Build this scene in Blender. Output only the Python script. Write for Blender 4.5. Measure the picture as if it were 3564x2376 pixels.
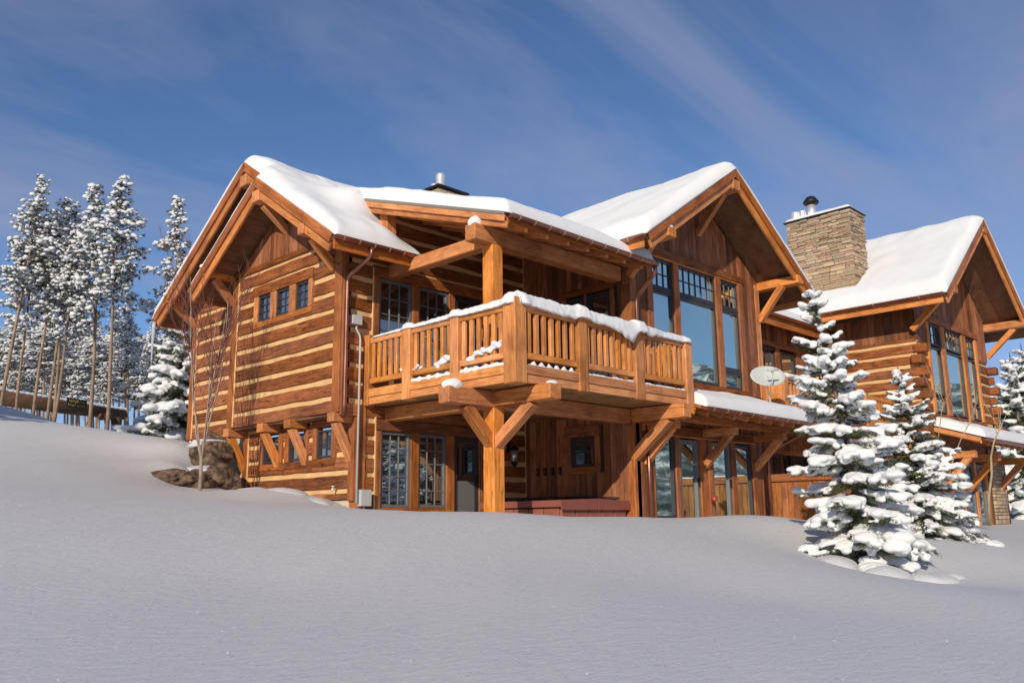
import bpy, bmesh, math, random
import numpy as np
from mathutils import Vector, Matrix, noise
R = math.radians
random.seed(7)
scene = bpy.context.scene
for o in list(bpy.data.objects): bpy.data.objects.remove(o)
COL = scene.collection

# ------------------------------------------------------------------ camera
CAM = Vector((-10.078, -14.772, -3.169))
YAW, PIT, ROL, FPX = R(44.623), R(11.404), R(-0.618), 3083.7     # focal length in pixels of the 3564 px photograph
fw = Vector((math.cos(PIT)*math.cos(YAW), math.cos(PIT)*math.sin(YAW), math.sin(PIT)))
_r = Vector((math.sin(YAW), -math.cos(YAW), 0)); _u = _r.cross(fw)
rt = _r*math.cos(ROL) + _u*math.sin(ROL); up = -_r*math.sin(ROL) + _u*math.cos(ROL)
cd = bpy.data.cameras.new('camera'); cam = bpy.data.objects.new('camera', cd); COL.objects.link(cam)
cd.sensor_width = 36; cd.lens = FPX/3564*36; cd.clip_start = .1; cd.clip_end = 8000
cam.matrix_world = Matrix((( rt.x, up.x, -fw.x, CAM.x), (rt.y, up.y, -fw.y, CAM.y), (rt.z, up.z, -fw.z, CAM.z), (0,0,0,1)))
scene.camera = cam
def at(px, py, depth):            # photo pixel (3564 wide) + distance along the view axis -> world point
    return CAM + (fw + rt*((px-1782)/FPX) - up*((py-1188)/FPX))*depth
def atd(px, py, depth): return at(px*1.51531, py*1.51531, depth)

# ------------------------------------------------------------------ sun and sky
CLR, CLX, CLY = -20, 3.0, 1.0
SUN = Vector((-.80, -.435, .405)).normalized()
w = bpy.data.worlds.new('World'); scene.world = w; w.use_nodes = True
nt = w.node_tree; nt.nodes.clear(); N = nt.nodes.new; L = nt.links.new
sky = N('ShaderNodeTexSky'); sky.sky_type = 'NISHITA'; sky.sun_disc = False
sky.sun_elevation = math.asin(SUN.z); sky.sun_rotation = math.atan2(SUN.x, SUN.y)
sky.altitude = 2300; sky.air_density = 1.0; sky.dust_density = .35; sky.ozone_density = 3.2
tc = N('ShaderNodeTexCoord'); sep = N('ShaderNodeSeparateXYZ'); L(tc.outputs['Generated'], sep.inputs[0])
zc = N('ShaderNodeMath'); zc.operation = 'ADD'; zc.inputs[1].default_value = .16; L(sep.outputs['Z'], zc.inputs[0])
zm = N('ShaderNodeMath'); zm.operation = 'MAXIMUM'; zm.inputs[1].default_value = .05; L(zc.outputs[0], zm.inputs[0])
dx_ = N('ShaderNodeMath'); dx_.operation = 'DIVIDE'; L(sep.outputs['X'], dx_.inputs[0]); L(zm.outputs[0], dx_.inputs[1])
dy_ = N('ShaderNodeMath'); dy_.operation = 'DIVIDE'; L(sep.outputs['Y'], dy_.inputs[0]); L(zm.outputs[0], dy_.inputs[1])
cb = N('ShaderNodeCombineXYZ'); L(dx_.outputs[0], cb.inputs[0]); L(dy_.outputs[0], cb.inputs[1])       # high cloud sheet overhead
mp = N('ShaderNodeMapping'); mp.inputs['Rotation'].default_value = (0, 0, R(CLR)); mp.inputs['Scale'].default_value = (.55, 1.5, 1); mp.inputs['Location'].default_value = (CLX, CLY, 0)
L(cb.outputs[0], mp.inputs['Vector'])
n1 = N('ShaderNodeTexNoise'); n1.inputs['Scale'].default_value = 1.35; n1.inputs['Detail'].default_value = 11; n1.inputs['Roughness'].default_value = .58; n1.inputs['Distortion'].default_value = .55
L(mp.outputs[0], n1.inputs['Vector'])
cr = N('ShaderNodeValToRGB'); cr.color_ramp.elements[0].position = .37; cr.color_ramp.elements[0].color = (0,0,0,1)
cr.color_ramp.elements[1].position = .75; cr.color_ramp.elements[1].color = (.8,.8,.8,1)
L(n1.outputs[0], cr.inputs[0])
mx = N('ShaderNodeMix'); mx.data_type = 'RGBA'; mx.inputs['B'].default_value = (2.7, 3.05, 4.4, 1)
tint = N('ShaderNodeMix'); tint.data_type = 'RGBA'; tint.blend_type = 'MULTIPLY'; tint.inputs['Factor'].default_value = 1; tint.inputs['B'].default_value = (.84, .93, 1.03, 1)
L(sky.outputs[0], tint.inputs['A']); L(cr.outputs[0], mx.inputs['Factor']); L(tint.outputs['Result'], mx.inputs['A'])
bg = N('ShaderNodeBackground'); bg.inputs['Strength'].default_value = .115
L(mx.outputs['Result'], bg.inputs['Color'])
wo = N('ShaderNodeOutputWorld'); L(bg.outputs[0], wo.inputs[0])
sd = bpy.data.lights.new('sun', 'SUN'); sd.energy = 3.8; sd.angle = R(.6); sd.color = (1, .88, .70)
so = bpy.data.objects.new('sun', sd); COL.objects.link(so); so.location = (-40,-20,40)
so.rotation_euler = (-SUN).to_track_quat('-Z', 'Y').to_euler()
scene.render.engine = 'CYCLES'
scene.view_settings.view_transform = 'Standard'; scene.view_settings.look = 'None'; scene.view_settings.gamma = 1
scene.view_settings.exposure = 0.0
scene.render.resolution_x = 1024; scene.render.resolution_y = 682
scene.cycles.max_bounces = 6

# ------------------------------------------------------------------ materials
MAT = {}
def newmat(name):
    m = bpy.data.materials.new(name); m.use_nodes = True; MAT[name] = m
    return m, m.node_tree, m.node_tree.nodes['Principled BSDF']
def ramp(nt, stops):
    r = nt.nodes.new('ShaderNodeValToRGB'); e = r.color_ramp.elements
    while len(e) < len(stops): e.new(.5)
    for k, (p, c) in enumerate(stops): e[k].position = p; e[k].color = (*c, 1)
    return r
def wood(name, dark, mid, light, rough=.62, vary=.35, bump=.25, knots=.5, grain=1.0, checks=0):
    m, t, b = newmat(name); N = t.nodes.new; L = t.links.new
    tc = N('ShaderNodeTexCoord'); oi = N('ShaderNodeObjectInfo')
    off = N('ShaderNodeVectorMath'); off.operation = 'SCALE'; off.inputs[0].default_value = (37, 19, 53)
    L(oi.outputs['Random'], off.inputs['Scale'])
    ad = N('ShaderNodeVectorMath'); ad.operation = 'ADD'; L(tc.outputs['Object'], ad.inputs[0]); L(off.outputs[0], ad.inputs[1])
    mp = N('ShaderNodeMapping'); mp.inputs['Scale'].default_value = (1.1*grain, 16*grain, 16*grain); L(ad.outputs[0], mp.inputs[0])
    g = N('ShaderNodeTexNoise'); g.inputs['Scale'].default_value = 1.6; g.inputs['Detail'].default_value = 8; g.inputs['Roughness'].default_value = .66; g.inputs['Distortion'].default_value = .9
    L(mp.outputs[0], g.inputs['Vector'])
    mp2 = N('ShaderNodeMapping'); mp2.inputs['Scale'].default_value = (.9, 3, 3); L(ad.outputs[0], mp2.inputs[0])
    bl = N('ShaderNodeTexNoise'); bl.inputs['Scale'].default_value = 1.3; bl.inputs['Detail'].default_value = 4; L(mp2.outputs[0], bl.inputs['Vector'])
    mixn = N('ShaderNodeMath'); mixn.operation = 'MULTIPLY_ADD'; L(g.outputs[0], mixn.inputs[0]); mixn.inputs[1].default_value = .72
    bm_ = N('ShaderNodeMath'); bm_.operation = 'MULTIPLY'; L(bl.outputs[0], bm_.inputs[0]); bm_.inputs[1].default_value = .3; L(bm_.outputs[0], mixn.inputs[2])
    r = ramp(t, [(.34, dark), (.5, mid), (.68, light)]); L(mixn.outputs[0], r.inputs[0])
    # knots
    mp3 = N('ShaderNodeMapping'); mp3.inputs['Scale'].default_value = (2.2, 7, 7); L(ad.outputs[0], mp3.inputs[0])
    vo = N('ShaderNodeTexVoronoi'); vo.inputs['Scale'].default_value = .9; L(mp3.outputs[0], vo.inputs['Vector'])
    kr = ramp(t, [(.03, (knots,)*3), (.12, (0,0,0))]); L(vo.outputs['Distance'], kr.inputs[0])
    km = N('ShaderNodeMix'); km.data_type = 'RGBA'; km.inputs['B'].default_value = (dark[0]*.45, dark[1]*.4, dark[2]*.4, 1)
    L(kr.outputs[0], km.inputs['Factor']); L(r.outputs[0], km.inputs['A'])
    last = km.outputs['Result']
    if checks:                              # drying checks: thin dark cracks along the grain
        mp4 = N('ShaderNodeMapping'); mp4.inputs['Scale'].default_value = (.55, 7, 7); L(ad.outputs[0], mp4.inputs[0])
        cn = N('ShaderNodeTexNoise'); cn.inputs['Scale'].default_value = 1.7; cn.inputs['Detail'].default_value = 3; cn.inputs['Distortion'].default_value = .35; L(mp4.outputs[0], cn.inputs['Vector'])
        cr_ = ramp(t, [(.475,(0,0,0)), (.495,(checks,)*3), (.505,(checks,)*3), (.525,(0,0,0))]); L(cn.outputs[0], cr_.inputs[0])
        m2 = N('ShaderNodeTexNoise'); m2.inputs['Scale'].default_value = 1.1; L(ad.outputs[0], m2.inputs['Vector']); r2 = ramp(t, [(.46,(0,0,0)),(.58,(1,1,1))]); L(m2.outputs[0], r2.inputs[0])
        mm = N('ShaderNodeMath'); mm.operation = 'MULTIPLY'; L(cr_.outputs[0], mm.inputs[0]); L(r2.outputs[0], mm.inputs[1])
        cm = N('ShaderNodeMix'); cm.data_type = 'RGBA'; cm.inputs['B'].default_value = (dark[0]*.3, dark[1]*.28, dark[2]*.28, 1); L(mm.outputs[0], cm.inputs['Factor']); L(last, cm.inputs['A']); last = cm.outputs['Result']
    sn_ = N('ShaderNodeTexNoise'); sn_.inputs['Scale'].default_value = 1.1; sn_.inputs['Detail'].default_value = 5; sn_.inputs['Roughness'].default_value = .62; L(ad.outputs[0], sn_.inputs['Vector'])   # weather stains
    sr = ramp(t, [(.36,(.66,.64,.66)), (.52,(1,1,1)), (.7,(1.0,1.0,1.0))]); L(sn_.outputs[0], sr.inputs[0])
    sm_ = N('ShaderNodeMix'); sm_.data_type = 'RGBA'; sm_.blend_type = 'MULTIPLY'; sm_.inputs['Factor'].default_value = 1; L(last, sm_.inputs['A']); L(sr.outputs[0], sm_.inputs['B']); last = sm_.outputs['Result']
    hs = N('ShaderNodeHueSaturation'); L(last, hs.inputs['Color'])
    v = N('ShaderNodeMapRange'); v.inputs['To Min'].default_value = 1-vary; v.inputs['To Max'].default_value = 1+vary; L(oi.outputs['Random'], v.inputs['Value']); L(v.outputs[0], hs.inputs['Value'])
    fr = N('ShaderNodeMath'); fr.operation = 'FRACT'; f2 = N('ShaderNodeMath'); f2.operation = 'MULTIPLY'; f2.inputs[1].default_value = 17.3; L(oi.outputs['Random'], f2.inputs[0]); L(f2.outputs[0], fr.inputs[0])
    v2 = N('ShaderNodeMapRange'); v2.inputs['To Min'].default_value = .4965; v2.inputs['To Max'].default_value = .5005; L(fr.outputs[0], v2.inputs['Value']); L(v2.outputs[0], hs.inputs['Hue'])
    v3 = N('ShaderNodeMapRange'); v3.inputs['To Min'].default_value = .94; v3.inputs['To Max'].default_value = 1.06; L(fr.outputs[0], v3.inputs['Value']); L(v3.outputs[0], hs.inputs['Saturation'])
    L(hs.outputs[0], b.inputs['Base Color'])
    b.inputs['Roughness'].default_value = rough; b.inputs['Specular IOR Level'].default_value = .3
    bu = N('ShaderNodeBump'); bu.inputs['Strength'].default_value = bump; bu.inputs['Distance'].default_value = .012; L(mixn.outputs[0], bu.inputs['Height']); L(bu.outputs[0], b.inputs['Normal'])
    return m
wood('log_wood', (0.0935,0.0264,0.0088), (0.286,0.0935,0.0275), (0.462,0.176,0.0605), vary=.24, bump=.6, knots=.7, checks=.85)
wood('timber', (0.341,0.1144,0.0297), (0.627,0.242,0.0726), (0.814,0.3685,0.1265), vary=.22, bump=.3, knots=.6, checks=.55)
wood('rail_wood', (0.407,0.1485,0.0396), (0.66,0.2695,0.0825), (0.836,0.407,0.143), vary=.18, bump=.25, knots=.5, checks=.3)
wood('board_wood', (0.143,0.0517,0.022), (0.308,0.1155,0.0495), (0.462,0.198,0.0935), vary=.42, bump=.35, knots=.6, checks=.4)
wood('trim_wood', (0.176,0.0583,0.0187), (0.374,0.1298,0.0407), (0.55,0.22,0.0748), vary=.15, bump=.25, knots=.4, checks=.35)
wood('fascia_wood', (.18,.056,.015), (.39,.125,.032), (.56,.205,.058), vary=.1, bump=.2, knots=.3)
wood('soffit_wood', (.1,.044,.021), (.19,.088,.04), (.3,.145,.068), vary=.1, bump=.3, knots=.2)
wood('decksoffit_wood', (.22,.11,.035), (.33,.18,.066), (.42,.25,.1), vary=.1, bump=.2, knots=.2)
wood('fence_wood', (.17,.06,.018), (.36,.13,.036), (.5,.22,.075), vary=.2, bump=.25, knots=.8)
def plain(name, col, rough=.6, metal=0, bump=0, bscale=30, var=0, vscale=4, spec=.4):
    m, t, b = newmat(name); N = t.nodes.new; L = t.links.new
    b.inputs['Base Color'].default_value = (*col, 1); b.inputs['Roughness'].default_value = rough; b.inputs['Metallic'].default_value = metal
    b.inputs['Specular IOR Level'].default_value = spec
    tc = N('ShaderNodeTexCoord')
    if var:
        n = N('ShaderNodeTexNoise'); n.inputs['Scale'].default_value = vscale; n.inputs['Detail'].default_value = 6; L(tc.outputs['Object'], n.inputs['Vector'])
        r = ramp(t, [(.3, tuple(c*(1-var) for c in col)), (.7, tuple(min(1, c*(1+var)) for c in col))]); L(n.outputs[0], r.inputs[0]); L(r.outputs[0], b.inputs['Base Color'])
    if bump:
        n = N('ShaderNodeTexNoise'); n.inputs['Scale'].default_value = bscale; n.inputs['Detail'].default_value = 5; L(tc.outputs['Object'], n.inputs['Vector'])
        bu = N('ShaderNodeBump'); bu.inputs['Strength'].default_value = bump; bu.inputs['Distance'].default_value = .02; L(n.outputs[0], bu.inputs['Height']); L(bu.outputs[0], b.inputs['Normal'])
    return m
plain('chinking', (.74,.46,.215), .85, bump=.3, bscale=25, var=.14, vscale=3)
plain('concrete', (.55,.47,.35), .9, bump=.25, bscale=20, var=.12)
plain('sash_paint', (.045,.04,.05), .4)
plain('sash_grey', (.16,.16,.17), .4)
plain('copper', (.36,.16,.115), .36, .85, bump=.08, bscale=6, var=.3, vscale=2.5)
plain('copper_strap', (.62,.42,.22), .5, .4)
plain('metal_edge', (.3,.27,.21), .5, .3)
plain('steel_pipe', (.93,.92,.9), .4, .7)
plain('dark_metal', (.03,.028,.028), .45, .6)
plain('grey_box', (.5,.52,.52), .45)
plain('roof_core', (.05,.03,.02), .8)
plain('vinyl_red', (.27,.085,.062), .42, bump=.12, bscale=5, var=.16, vscale=2)
plain('tub_cabinet', (.3,.1,.062), .5, var=.12, vscale=2)
plain('dish_grey', (.5,.53,.51), .45, var=.05)
plain('bark_pine', (.35,.24,.155), .9, bump=.6, bscale=14, var=.35, vscale=2.2)
plain('bark_grey', (.2,.155,.13), .9, bump=.6, bscale=14, var=.35, vscale=2.2)
plain('bark_sapling', (.34,.27,.22), .8, bump=.3, bscale=30, var=.25, vscale=5)
plain('twig_red', (.19,.075,.06), .75, var=.25, vscale=4)
plain('bark_aspen', (.4,.32,.2), .8, bump=.3, bscale=30, var=.25, vscale=5)
plain('needle_dark', (.085,.09,.048), .75, var=.5, vscale=3)
plain('needle_spruce', (.06,.075,.026), .7, var=.5, vscale=5)
plain('gate_wood', (.1,.05,.028), .85, bump=.4, bscale=8, var=.3, vscale=3)
plain('red_plastic', (.35,.05,.045), .4)
plain('sign_black', (.012,.012,.013), .5)
plain('sign_gold', (.55,.36,.06), .5)
def stone_mat(name, stops, scale=5, bump=.7, obj_var=True):
    m, t, b = newmat(name); N = t.nodes.new; L = t.links.new
    tc = N('ShaderNodeTexCoord'); oi = N('ShaderNodeObjectInfo')
    n = N('ShaderNodeTexNoise'); n.inputs['Scale'].default_value = scale; n.inputs['Detail'].default_value = 9; n.inputs['Roughness'].default_value = .62; L(tc.outputs['Object'], n.inputs['Vector'])
    r = ramp(t, stops)
    if obj_var:
        a = N('ShaderNodeMath'); a.operation = 'MULTIPLY_ADD'; L(oi.outputs['Random'], a.inputs[0]); a.inputs[1].default_value = .75
        s = N('ShaderNodeMath'); s.operation = 'MULTIPLY'; L(n.outputs[0], s.inputs[0]); s.inputs[1].default_value = .3; L(s.outputs[0], a.inputs[2]); L(a.outputs[0], r.inputs[0])
    else: L(n.outputs[0], r.inputs[0])
    L(r.outputs[0], b.inputs['Base Color']); b.inputs['Roughness'].default_value = .85
    n3 = N('ShaderNodeTexNoise'); n3.inputs['Scale'].default_value = scale*3.5; n3.inputs['Detail'].default_value = 8; n3.inputs['Roughness'].default_value = .7; L(tc.outputs['Object'], n3.inputs['Vector'])
    bu = N('ShaderNodeBump'); bu.inputs['Strength'].default_value = bump; bu.inputs['Distance'].default_value = .03; L(n3.outputs[0], bu.inputs['Height']); L(bu.outputs[0], b.inputs['Normal'])
stone_mat('ledge_stone', [(.08,(.19,.14,.1)), (.28,(.44,.32,.2)), (.45,(.36,.29,.22)), (.62,(.6,.46,.29)), (.78,(.48,.3,.2)), (.95,(.64,.53,.39))], 9, .8)
stone_mat('boulder_rock', [(.3,(.02,.014,.01)), (.45,(.09,.055,.034)), (.55,(.2,.125,.08)), (.66,(.28,.2,.14)), (.78,(.42,.34,.25))], 5.5, 1.6, False)
plain('mortar', (.1,.075,.055), .95)
def snow_mat(name, col, bump, fine, disp=.02):
    m, t, b = newmat(name); N = t.nodes.new; L = t.links.new
    b.inputs['Base Color'].default_value = (*col, 1); b.inputs['Roughness'].default_value = .7; b.inputs['Specular IOR Level'].default_value = .12
    tc = N('ShaderNodeTexCoord')
    n = N('ShaderNodeTexNoise'); n.inputs['Scale'].default_value = fine; n.inputs['Detail'].default_value = 6; n.inputs['Roughness'].default_value = .6; L(tc.outputs['Object'], n.inputs['Vector'])
    bu = N('ShaderNodeBump'); bu.inputs['Strength'].default_value = bump; bu.inputs['Distance'].default_value = disp; L(n.outputs[0], bu.inputs['Height']); L(bu.outputs[0], b.inputs['Normal'])
    return m, t, b
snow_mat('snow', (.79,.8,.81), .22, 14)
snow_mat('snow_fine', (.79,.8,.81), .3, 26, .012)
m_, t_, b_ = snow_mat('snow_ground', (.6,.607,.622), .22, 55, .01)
# wind-ribbed grain on the open slope: a stretched noise added to the bump chain
tcg = t_.nodes.new('ShaderNodeTexCoord'); mpg = t_.nodes.new('ShaderNodeMapping'); mpg.inputs['Rotation'].default_value = (0,0,R(47)); mpg.inputs['Scale'].default_value = (1.6, 5, 1)
t_.links.new(tcg.outputs['Object'], mpg.inputs[0])
ng = t_.nodes.new('ShaderNodeTexNoise'); ng.inputs['Scale'].default_value = 3.4; ng.inputs['Detail'].default_value = 8; ng.inputs['Roughness'].default_value = .72; t_.links.new(mpg.outputs[0], ng.inputs['Vector'])
bug = t_.nodes.new('ShaderNodeBump'); bug.inputs['Strength'].default_value = .6; bug.inputs['Distance'].default_value = .035
t_.links.new(ng.outputs[0], bug.inputs['Height']); t_.links.new(b_.inputs['Normal'].links[0].from_socket, bug.inputs['Normal']); t_.links.new(bug.outputs[0], b_.inputs['Normal'])
def glass(name, tint, refl, base):
    m, t, b = newmat(name); N = t.nodes.new; L = t.links.new
    b.inputs['Base Color'].default_value = (*base, 1); b.inputs['Roughness'].default_value = .25
    g = N('ShaderNodeBsdfGlossy'); g.inputs['Color'].default_value = (*tint, 1); g.inputs['Roughness'].default_value = .012
    lw = N('ShaderNodeLayerWeight'); lw.inputs['Blend'].default_value = .35
    mr = N('ShaderNodeMapRange'); mr.inputs['To Min'].default_value = refl; mr.inputs['To Max'].default_value = .95; L(lw.outputs['Facing'], mr.inputs['Value'])
    tc = N('ShaderNodeTexCoord'); n = N('ShaderNodeTexNoise'); n.inputs['Scale'].default_value = 1.6; n.inputs['Detail'].default_value = 2; L(tc.outputs['Object'], n.inputs['Vector'])
    bu = N('ShaderNodeBump'); bu.inputs['Strength'].default_value = .05; bu.inputs['Distance'].default_value = .02; L(n.outputs[0], bu.inputs['Height']); L(bu.outputs[0], g.inputs['Normal'])
    mi = N('ShaderNodeMixShader'); L(mr.outputs[0], mi.inputs[0]); L(b.outputs[0], mi.inputs[1]); L(g.outputs[0], mi.inputs[2])
    L(mi.outputs[0], t.nodes['Material Output'].inputs['Surface'])
glass('glass', (.82,1.0,.92), .74, (.012,.014,.016))
glass('glass_dark', (.7,.82,.86), .34, (.012,.012,.014))
glass('lamp_glass', (.9,.9,.9), .3, (.2,.2,.19))

# ------------------------------------------------------------------ object helpers
W = {}                                     # world matrix of every object made here
def mk(name, mesh, M=None, parent=None, mat=None):
    o = bpy.data.objects.new(name, mesh); COL.objects.link(o)
    M = M or Matrix.Identity(4)
    if mat and mesh and not mesh.materials: mesh.materials.append(MAT[mat])
    if parent is not None:
        o.parent = parent; o.matrix_parent_inverse = W[parent.name].inverted()
    o.matrix_basis = M; W[o.name] = M
    return o
def thing(name, label, cat, loc=(0,0,0), group=None):
    o = mk(name, None, Matrix.Translation(loc)); return tag(o, label, cat, group)
def tag(o, label, cat, group=None, kind=None):
    o['label'] = label; o['category'] = cat
    if group: o['group'] = group
    if kind: o['kind'] = kind
    return o
def mesh_of(name, vs, fs, smooth=False, mat=None):
    me = bpy.data.meshes.new(name); me.from_pydata([tuple(v) for v in vs], [], fs)
    if smooth: me.polygons.foreach_set('use_smooth', [True]*len(me.polygons))
    if mat: me.materials.append(MAT[mat])
    me.update(); return me
CACHE = {}
def box_mesh(a, b, c, mat, bev=.008):      # chamfered box centred on the origin, a along X
    k = (round(a,3), round(b,3), round(c,3), mat, bev)
    if k in CACHE: return CACHE[k]
    bev = min(bev, a*.3, b*.3, c*.3)
    bm = bmesh.new(); bmesh.ops.create_cube(bm, size=1)
    bmesh.ops.scale(bm, vec=(a,b,c), verts=bm.verts)
    if bev > 0: bmesh.ops.bevel(bm, geom=bm.edges[:], offset=bev, segments=1, affect='EDGES')
    me = bpy.data.meshes.new('box'); bm.to_mesh(me); bm.free(); me.materials.append(MAT[mat]); CACHE[k] = me
    return me
def abox(name, x0,x1,y0,y1,z0,z1, mat, parent=None, bev=.008):   # axis-aligned piece; local X runs along its longest side
    a, b, c = abs(x1-x0), abs(y1-y0), abs(z1-z0); ctr = Vector(((x0+x1)/2, (y0+y1)/2, (z0+z1)/2))
    if a >= b and a >= c: M = Matrix.Identity(3); d = (a,b,c)
    elif b >= c: M = Matrix(((0,-1,0),(1,0,0),(0,0,1))); d = (b,a,c)
    else: M = Matrix(((0,0,-1),(0,1,0),(1,0,0))); d = (c,b,a)
    return mk(name, box_mesh(*d, mat, bev), Matrix.Translation(ctr) @ M.to_4x4(), parent)
def beam(name, p0, p1, wd, ht, mat, parent=None, side=None, bev=.012):   # timber from p0 to p1, 'side' = direction of its width
    p0, p1 = Vector(p0), Vector(p1); d = p1-p0; ln = d.length; x = d.normalized()
    y = Vector(side or (0,0,1)); y = (y - x*y.dot(x)).normalized(); z = x.cross(y)
    M = Matrix((x,y,z)).transposed().to_4x4(); M.translation = (p0+p1)/2
    return mk(name, box_mesh(ln, wd, ht, mat, bev), M, parent)
class MB:                                   # collects boxes into one mesh
    def __init__(s): s.v, s.f = [], []
    def box(s, x0,x1,y0,y1,z0,z1):
        i = len(s.v); x0,x1 = sorted((x0,x1)); y0,y1 = sorted((y0,y1)); z0,z1 = sorted((z0,z1))
        s.v += [(x0,y0,z0),(x1,y0,z0),(x1,y1,z0),(x0,y1,z0),(x0,y0,z1),(x1,y0,z1),(x1,y1,z1),(x0,y1,z1)]
        s.f += [tuple(i+k for k in q) for q in ((0,3,2,1),(4,5,6,7),(0,1,5,4),(1,2,6,5),(2,3,7,6),(3,0,4,7))]; return s
    def prism(s, poly, ext):                # polygon (list of 3D points) extruded by a vector
        i = len(s.v); n = len(poly); e = Vector(ext); s.v += [tuple(p) for p in poly] + [tuple(Vector(p)+e) for p in poly]
        s.f += [tuple(i+k for k in range(n))[::-1], tuple(i+n+k for k in range(n))] + [(i+k, i+(k+1)%n, i+n+(k+1)%n, i+n+k) for k in range(n)]; return s
    def tube(s, pts, r0, r1=None, seg=8, cap=True):
        r1 = r0 if r1 is None else r1; i = len(s.v); n = len(pts); P = [Vector(p) for p in pts]
        for k, p in enumerate(P):
            t = (P[min(k+1,n-1)] - P[max(k-1,0)]).normalized(); a = t.orthogonal().normalized() if k == 0 else (a - t*a.dot(t)).normalized()
            b = t.cross(a); rr = r0 + (r1-r0)*k/max(1,n-1)
            s.v += [tuple(p + (a*math.cos(q)+b*math.sin(q))*rr) for q in (2*math.pi*j/seg for j in range(seg))]
        for k in range(n-1):
            for j in range(seg): s.f.append((i+k*seg+j, i+k*seg+(j+1)%seg, i+(k+1)*seg+(j+1)%seg, i+(k+1)*seg+j))
        if cap: s.f += [tuple(i+j for j in range(seg))[::-1], tuple(i+(n-1)*seg+j for j in range(seg))]
        return s
    def lathe(s, prof, ctr, seg=20):        # profile of (radius, z)
        i = len(s.v); c = Vector(ctr)
        for r, z in prof: s.v += [tuple(c + Vector((r*math.cos(q), r*math.sin(q), z))) for q in (2*math.pi*j/seg for j in range(seg))]
        for k in range(len(prof)-1):
            for j in range(seg): s.f.append((i+k*seg+j, i+k*seg+(j+1)%seg, i+(k+1)*seg+(j+1)%seg, i+(k+1)*seg+j))
        s.f += [tuple(i+j for j in range(seg))[::-1], tuple(i+(len(prof)-1)*seg+j for j in range(seg))]; return s
    def build(s, name, mat, parent=None, smooth=False):
        return mk(name, mesh_of(name, s.v, s.f, smooth, mat), None, parent)
# a face of a building: 'L' looks along -X (u is y), 'F' looks along -Y (u is x); d is the distance in front of the face
def fbox(face, pl, name, u0,u1,z0,z1,d0,d1, mat, parent, bev=.008):
    if face == 'L': return abox(name, pl-d1, pl-d0, u0, u1, z0, z1, mat, parent, bev)
    return abox(name, u0, u1, pl-d1, pl-d0, z0, z1, mat, parent, bev)
def mbf(mb, face, pl, u0,u1,z0,z1,d0,d1):
    if face == 'L': mb.box(pl-d1, pl-d0, u0,u1,z0,z1)
    else: mb.box(u0,u1,pl-d1,pl-d0,z0,z1)
def fpt(face, pl, u, z, d): return Vector((pl-d, u, z)) if face == 'L' else Vector((u, pl-d, z))
def fn(x, y, z=0, s=1.0, o=3): return noise.fractal(Vector((x*s, y*s, z*s)), 1.0, 2.0, o)

def subtract(u0,u1,z0,z1,holes):           # rectangle minus rectangles
    rs = [(u0,u1,z0,z1)]
    for (a,b,c,d) in holes:
        out = []
        for (p,q,r,s) in rs:
            if a >= q or b <= p or c >= s or d <= r: out.append((p,q,r,s)); continue
            if a > p: out.append((p,a,r,s))
            if b < q: out.append((b,q,r,s))
            m0, m1 = max(p,a), min(q,b)
            if c > r: out.append((m0,m1,r,c))
            if d < s: out.append((m0,m1,d,s))
        rs = out
    return [t for t in rs if t[1]-t[0] > .03 and t[3]-t[2] > .025]
def log_mesh(ln, ht, dp, seed):            # hewn log: flat face, wavy edges
    n = max(3, int(ln/.2)); vs, fs = [], []
    for i in range(n+1):
        x = -ln/2 + ln*i/n; e = .026 if 0 < i < n else .008
        a = (noise.noise(Vector((x*1.3+seed*9.1, seed*3.3, 0)))+.35*noise.noise(Vector((x*4.1+seed*9.1, seed*3.3, 4))))*e; b = (noise.noise(Vector((x*1.3+seed*5.7, 7.7+seed, 0)))+.35*noise.noise(Vector((x*4.1+seed*5.7, 7.7+seed, 4))))*e
        f = noise.noise(Vector((x*2.3+seed*2.2, 1.1, seed)))*.006; c = .014
        vs += [(x, dp/2, -ht/2+a), (x, -dp/2+c-f, -ht/2+a), (x, -dp/2-f, -ht/2+a+c), (x, -dp/2-f, ht/2+b-c), (x, -dp/2+c-f, ht/2+b), (x, dp/2, ht/2+b)]
    for i in range(n):
        for j in range(5): q = i*6+j; fs.append((q, q+1, q+7, q+6)[::-1])
    fs += [(0,1,2,3,4,5), tuple(n*6+j for j in range(6))[::-1]]
    return vs, fs
CH0, CHP = -.72, .366                       # level of the chink lines and the log pitch
LOGN = [0]
def log_wall(house, face, pl, u0,u1,z0,z1, holes=(), shift=0, gap=.105):
    mb = MB()
    for (a,b,c,d) in subtract(u0,u1,z0,z1,holes): mbf(mb, face, pl, a,b,c,d,-.2,0)
    wall = mb.build('log_wall', 'chinking', house)
    k = int((z0-CH0)/CHP)-2
    while CH0+shift+k*CHP < z1:
        a, b = CH0+shift+k*CHP+gap/2, CH0+shift+(k+1)*CHP-gap/2; k += 1
        a, b = max(a, z0), min(b, z1)
        if b-a < .04: continue
        for (p,q,r,s) in subtract(u0,u1,a,b,holes):
            LOGN[0] += 1; vs, fs = log_mesh(q-p, s-r, .07, LOGN[0]*1.37)
            M = Matrix.Identity(3) if face == 'F' else Matrix(((0,1,0),(-1,0,0),(0,0,1)))
            M = M.to_4x4(); M.translation = fpt(face, pl, (p+q)/2, (r+s)/2, .002)
            mk('log', mesh_of('log', vs, fs, False, 'log_wood'), M, wall)
    return wall
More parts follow.
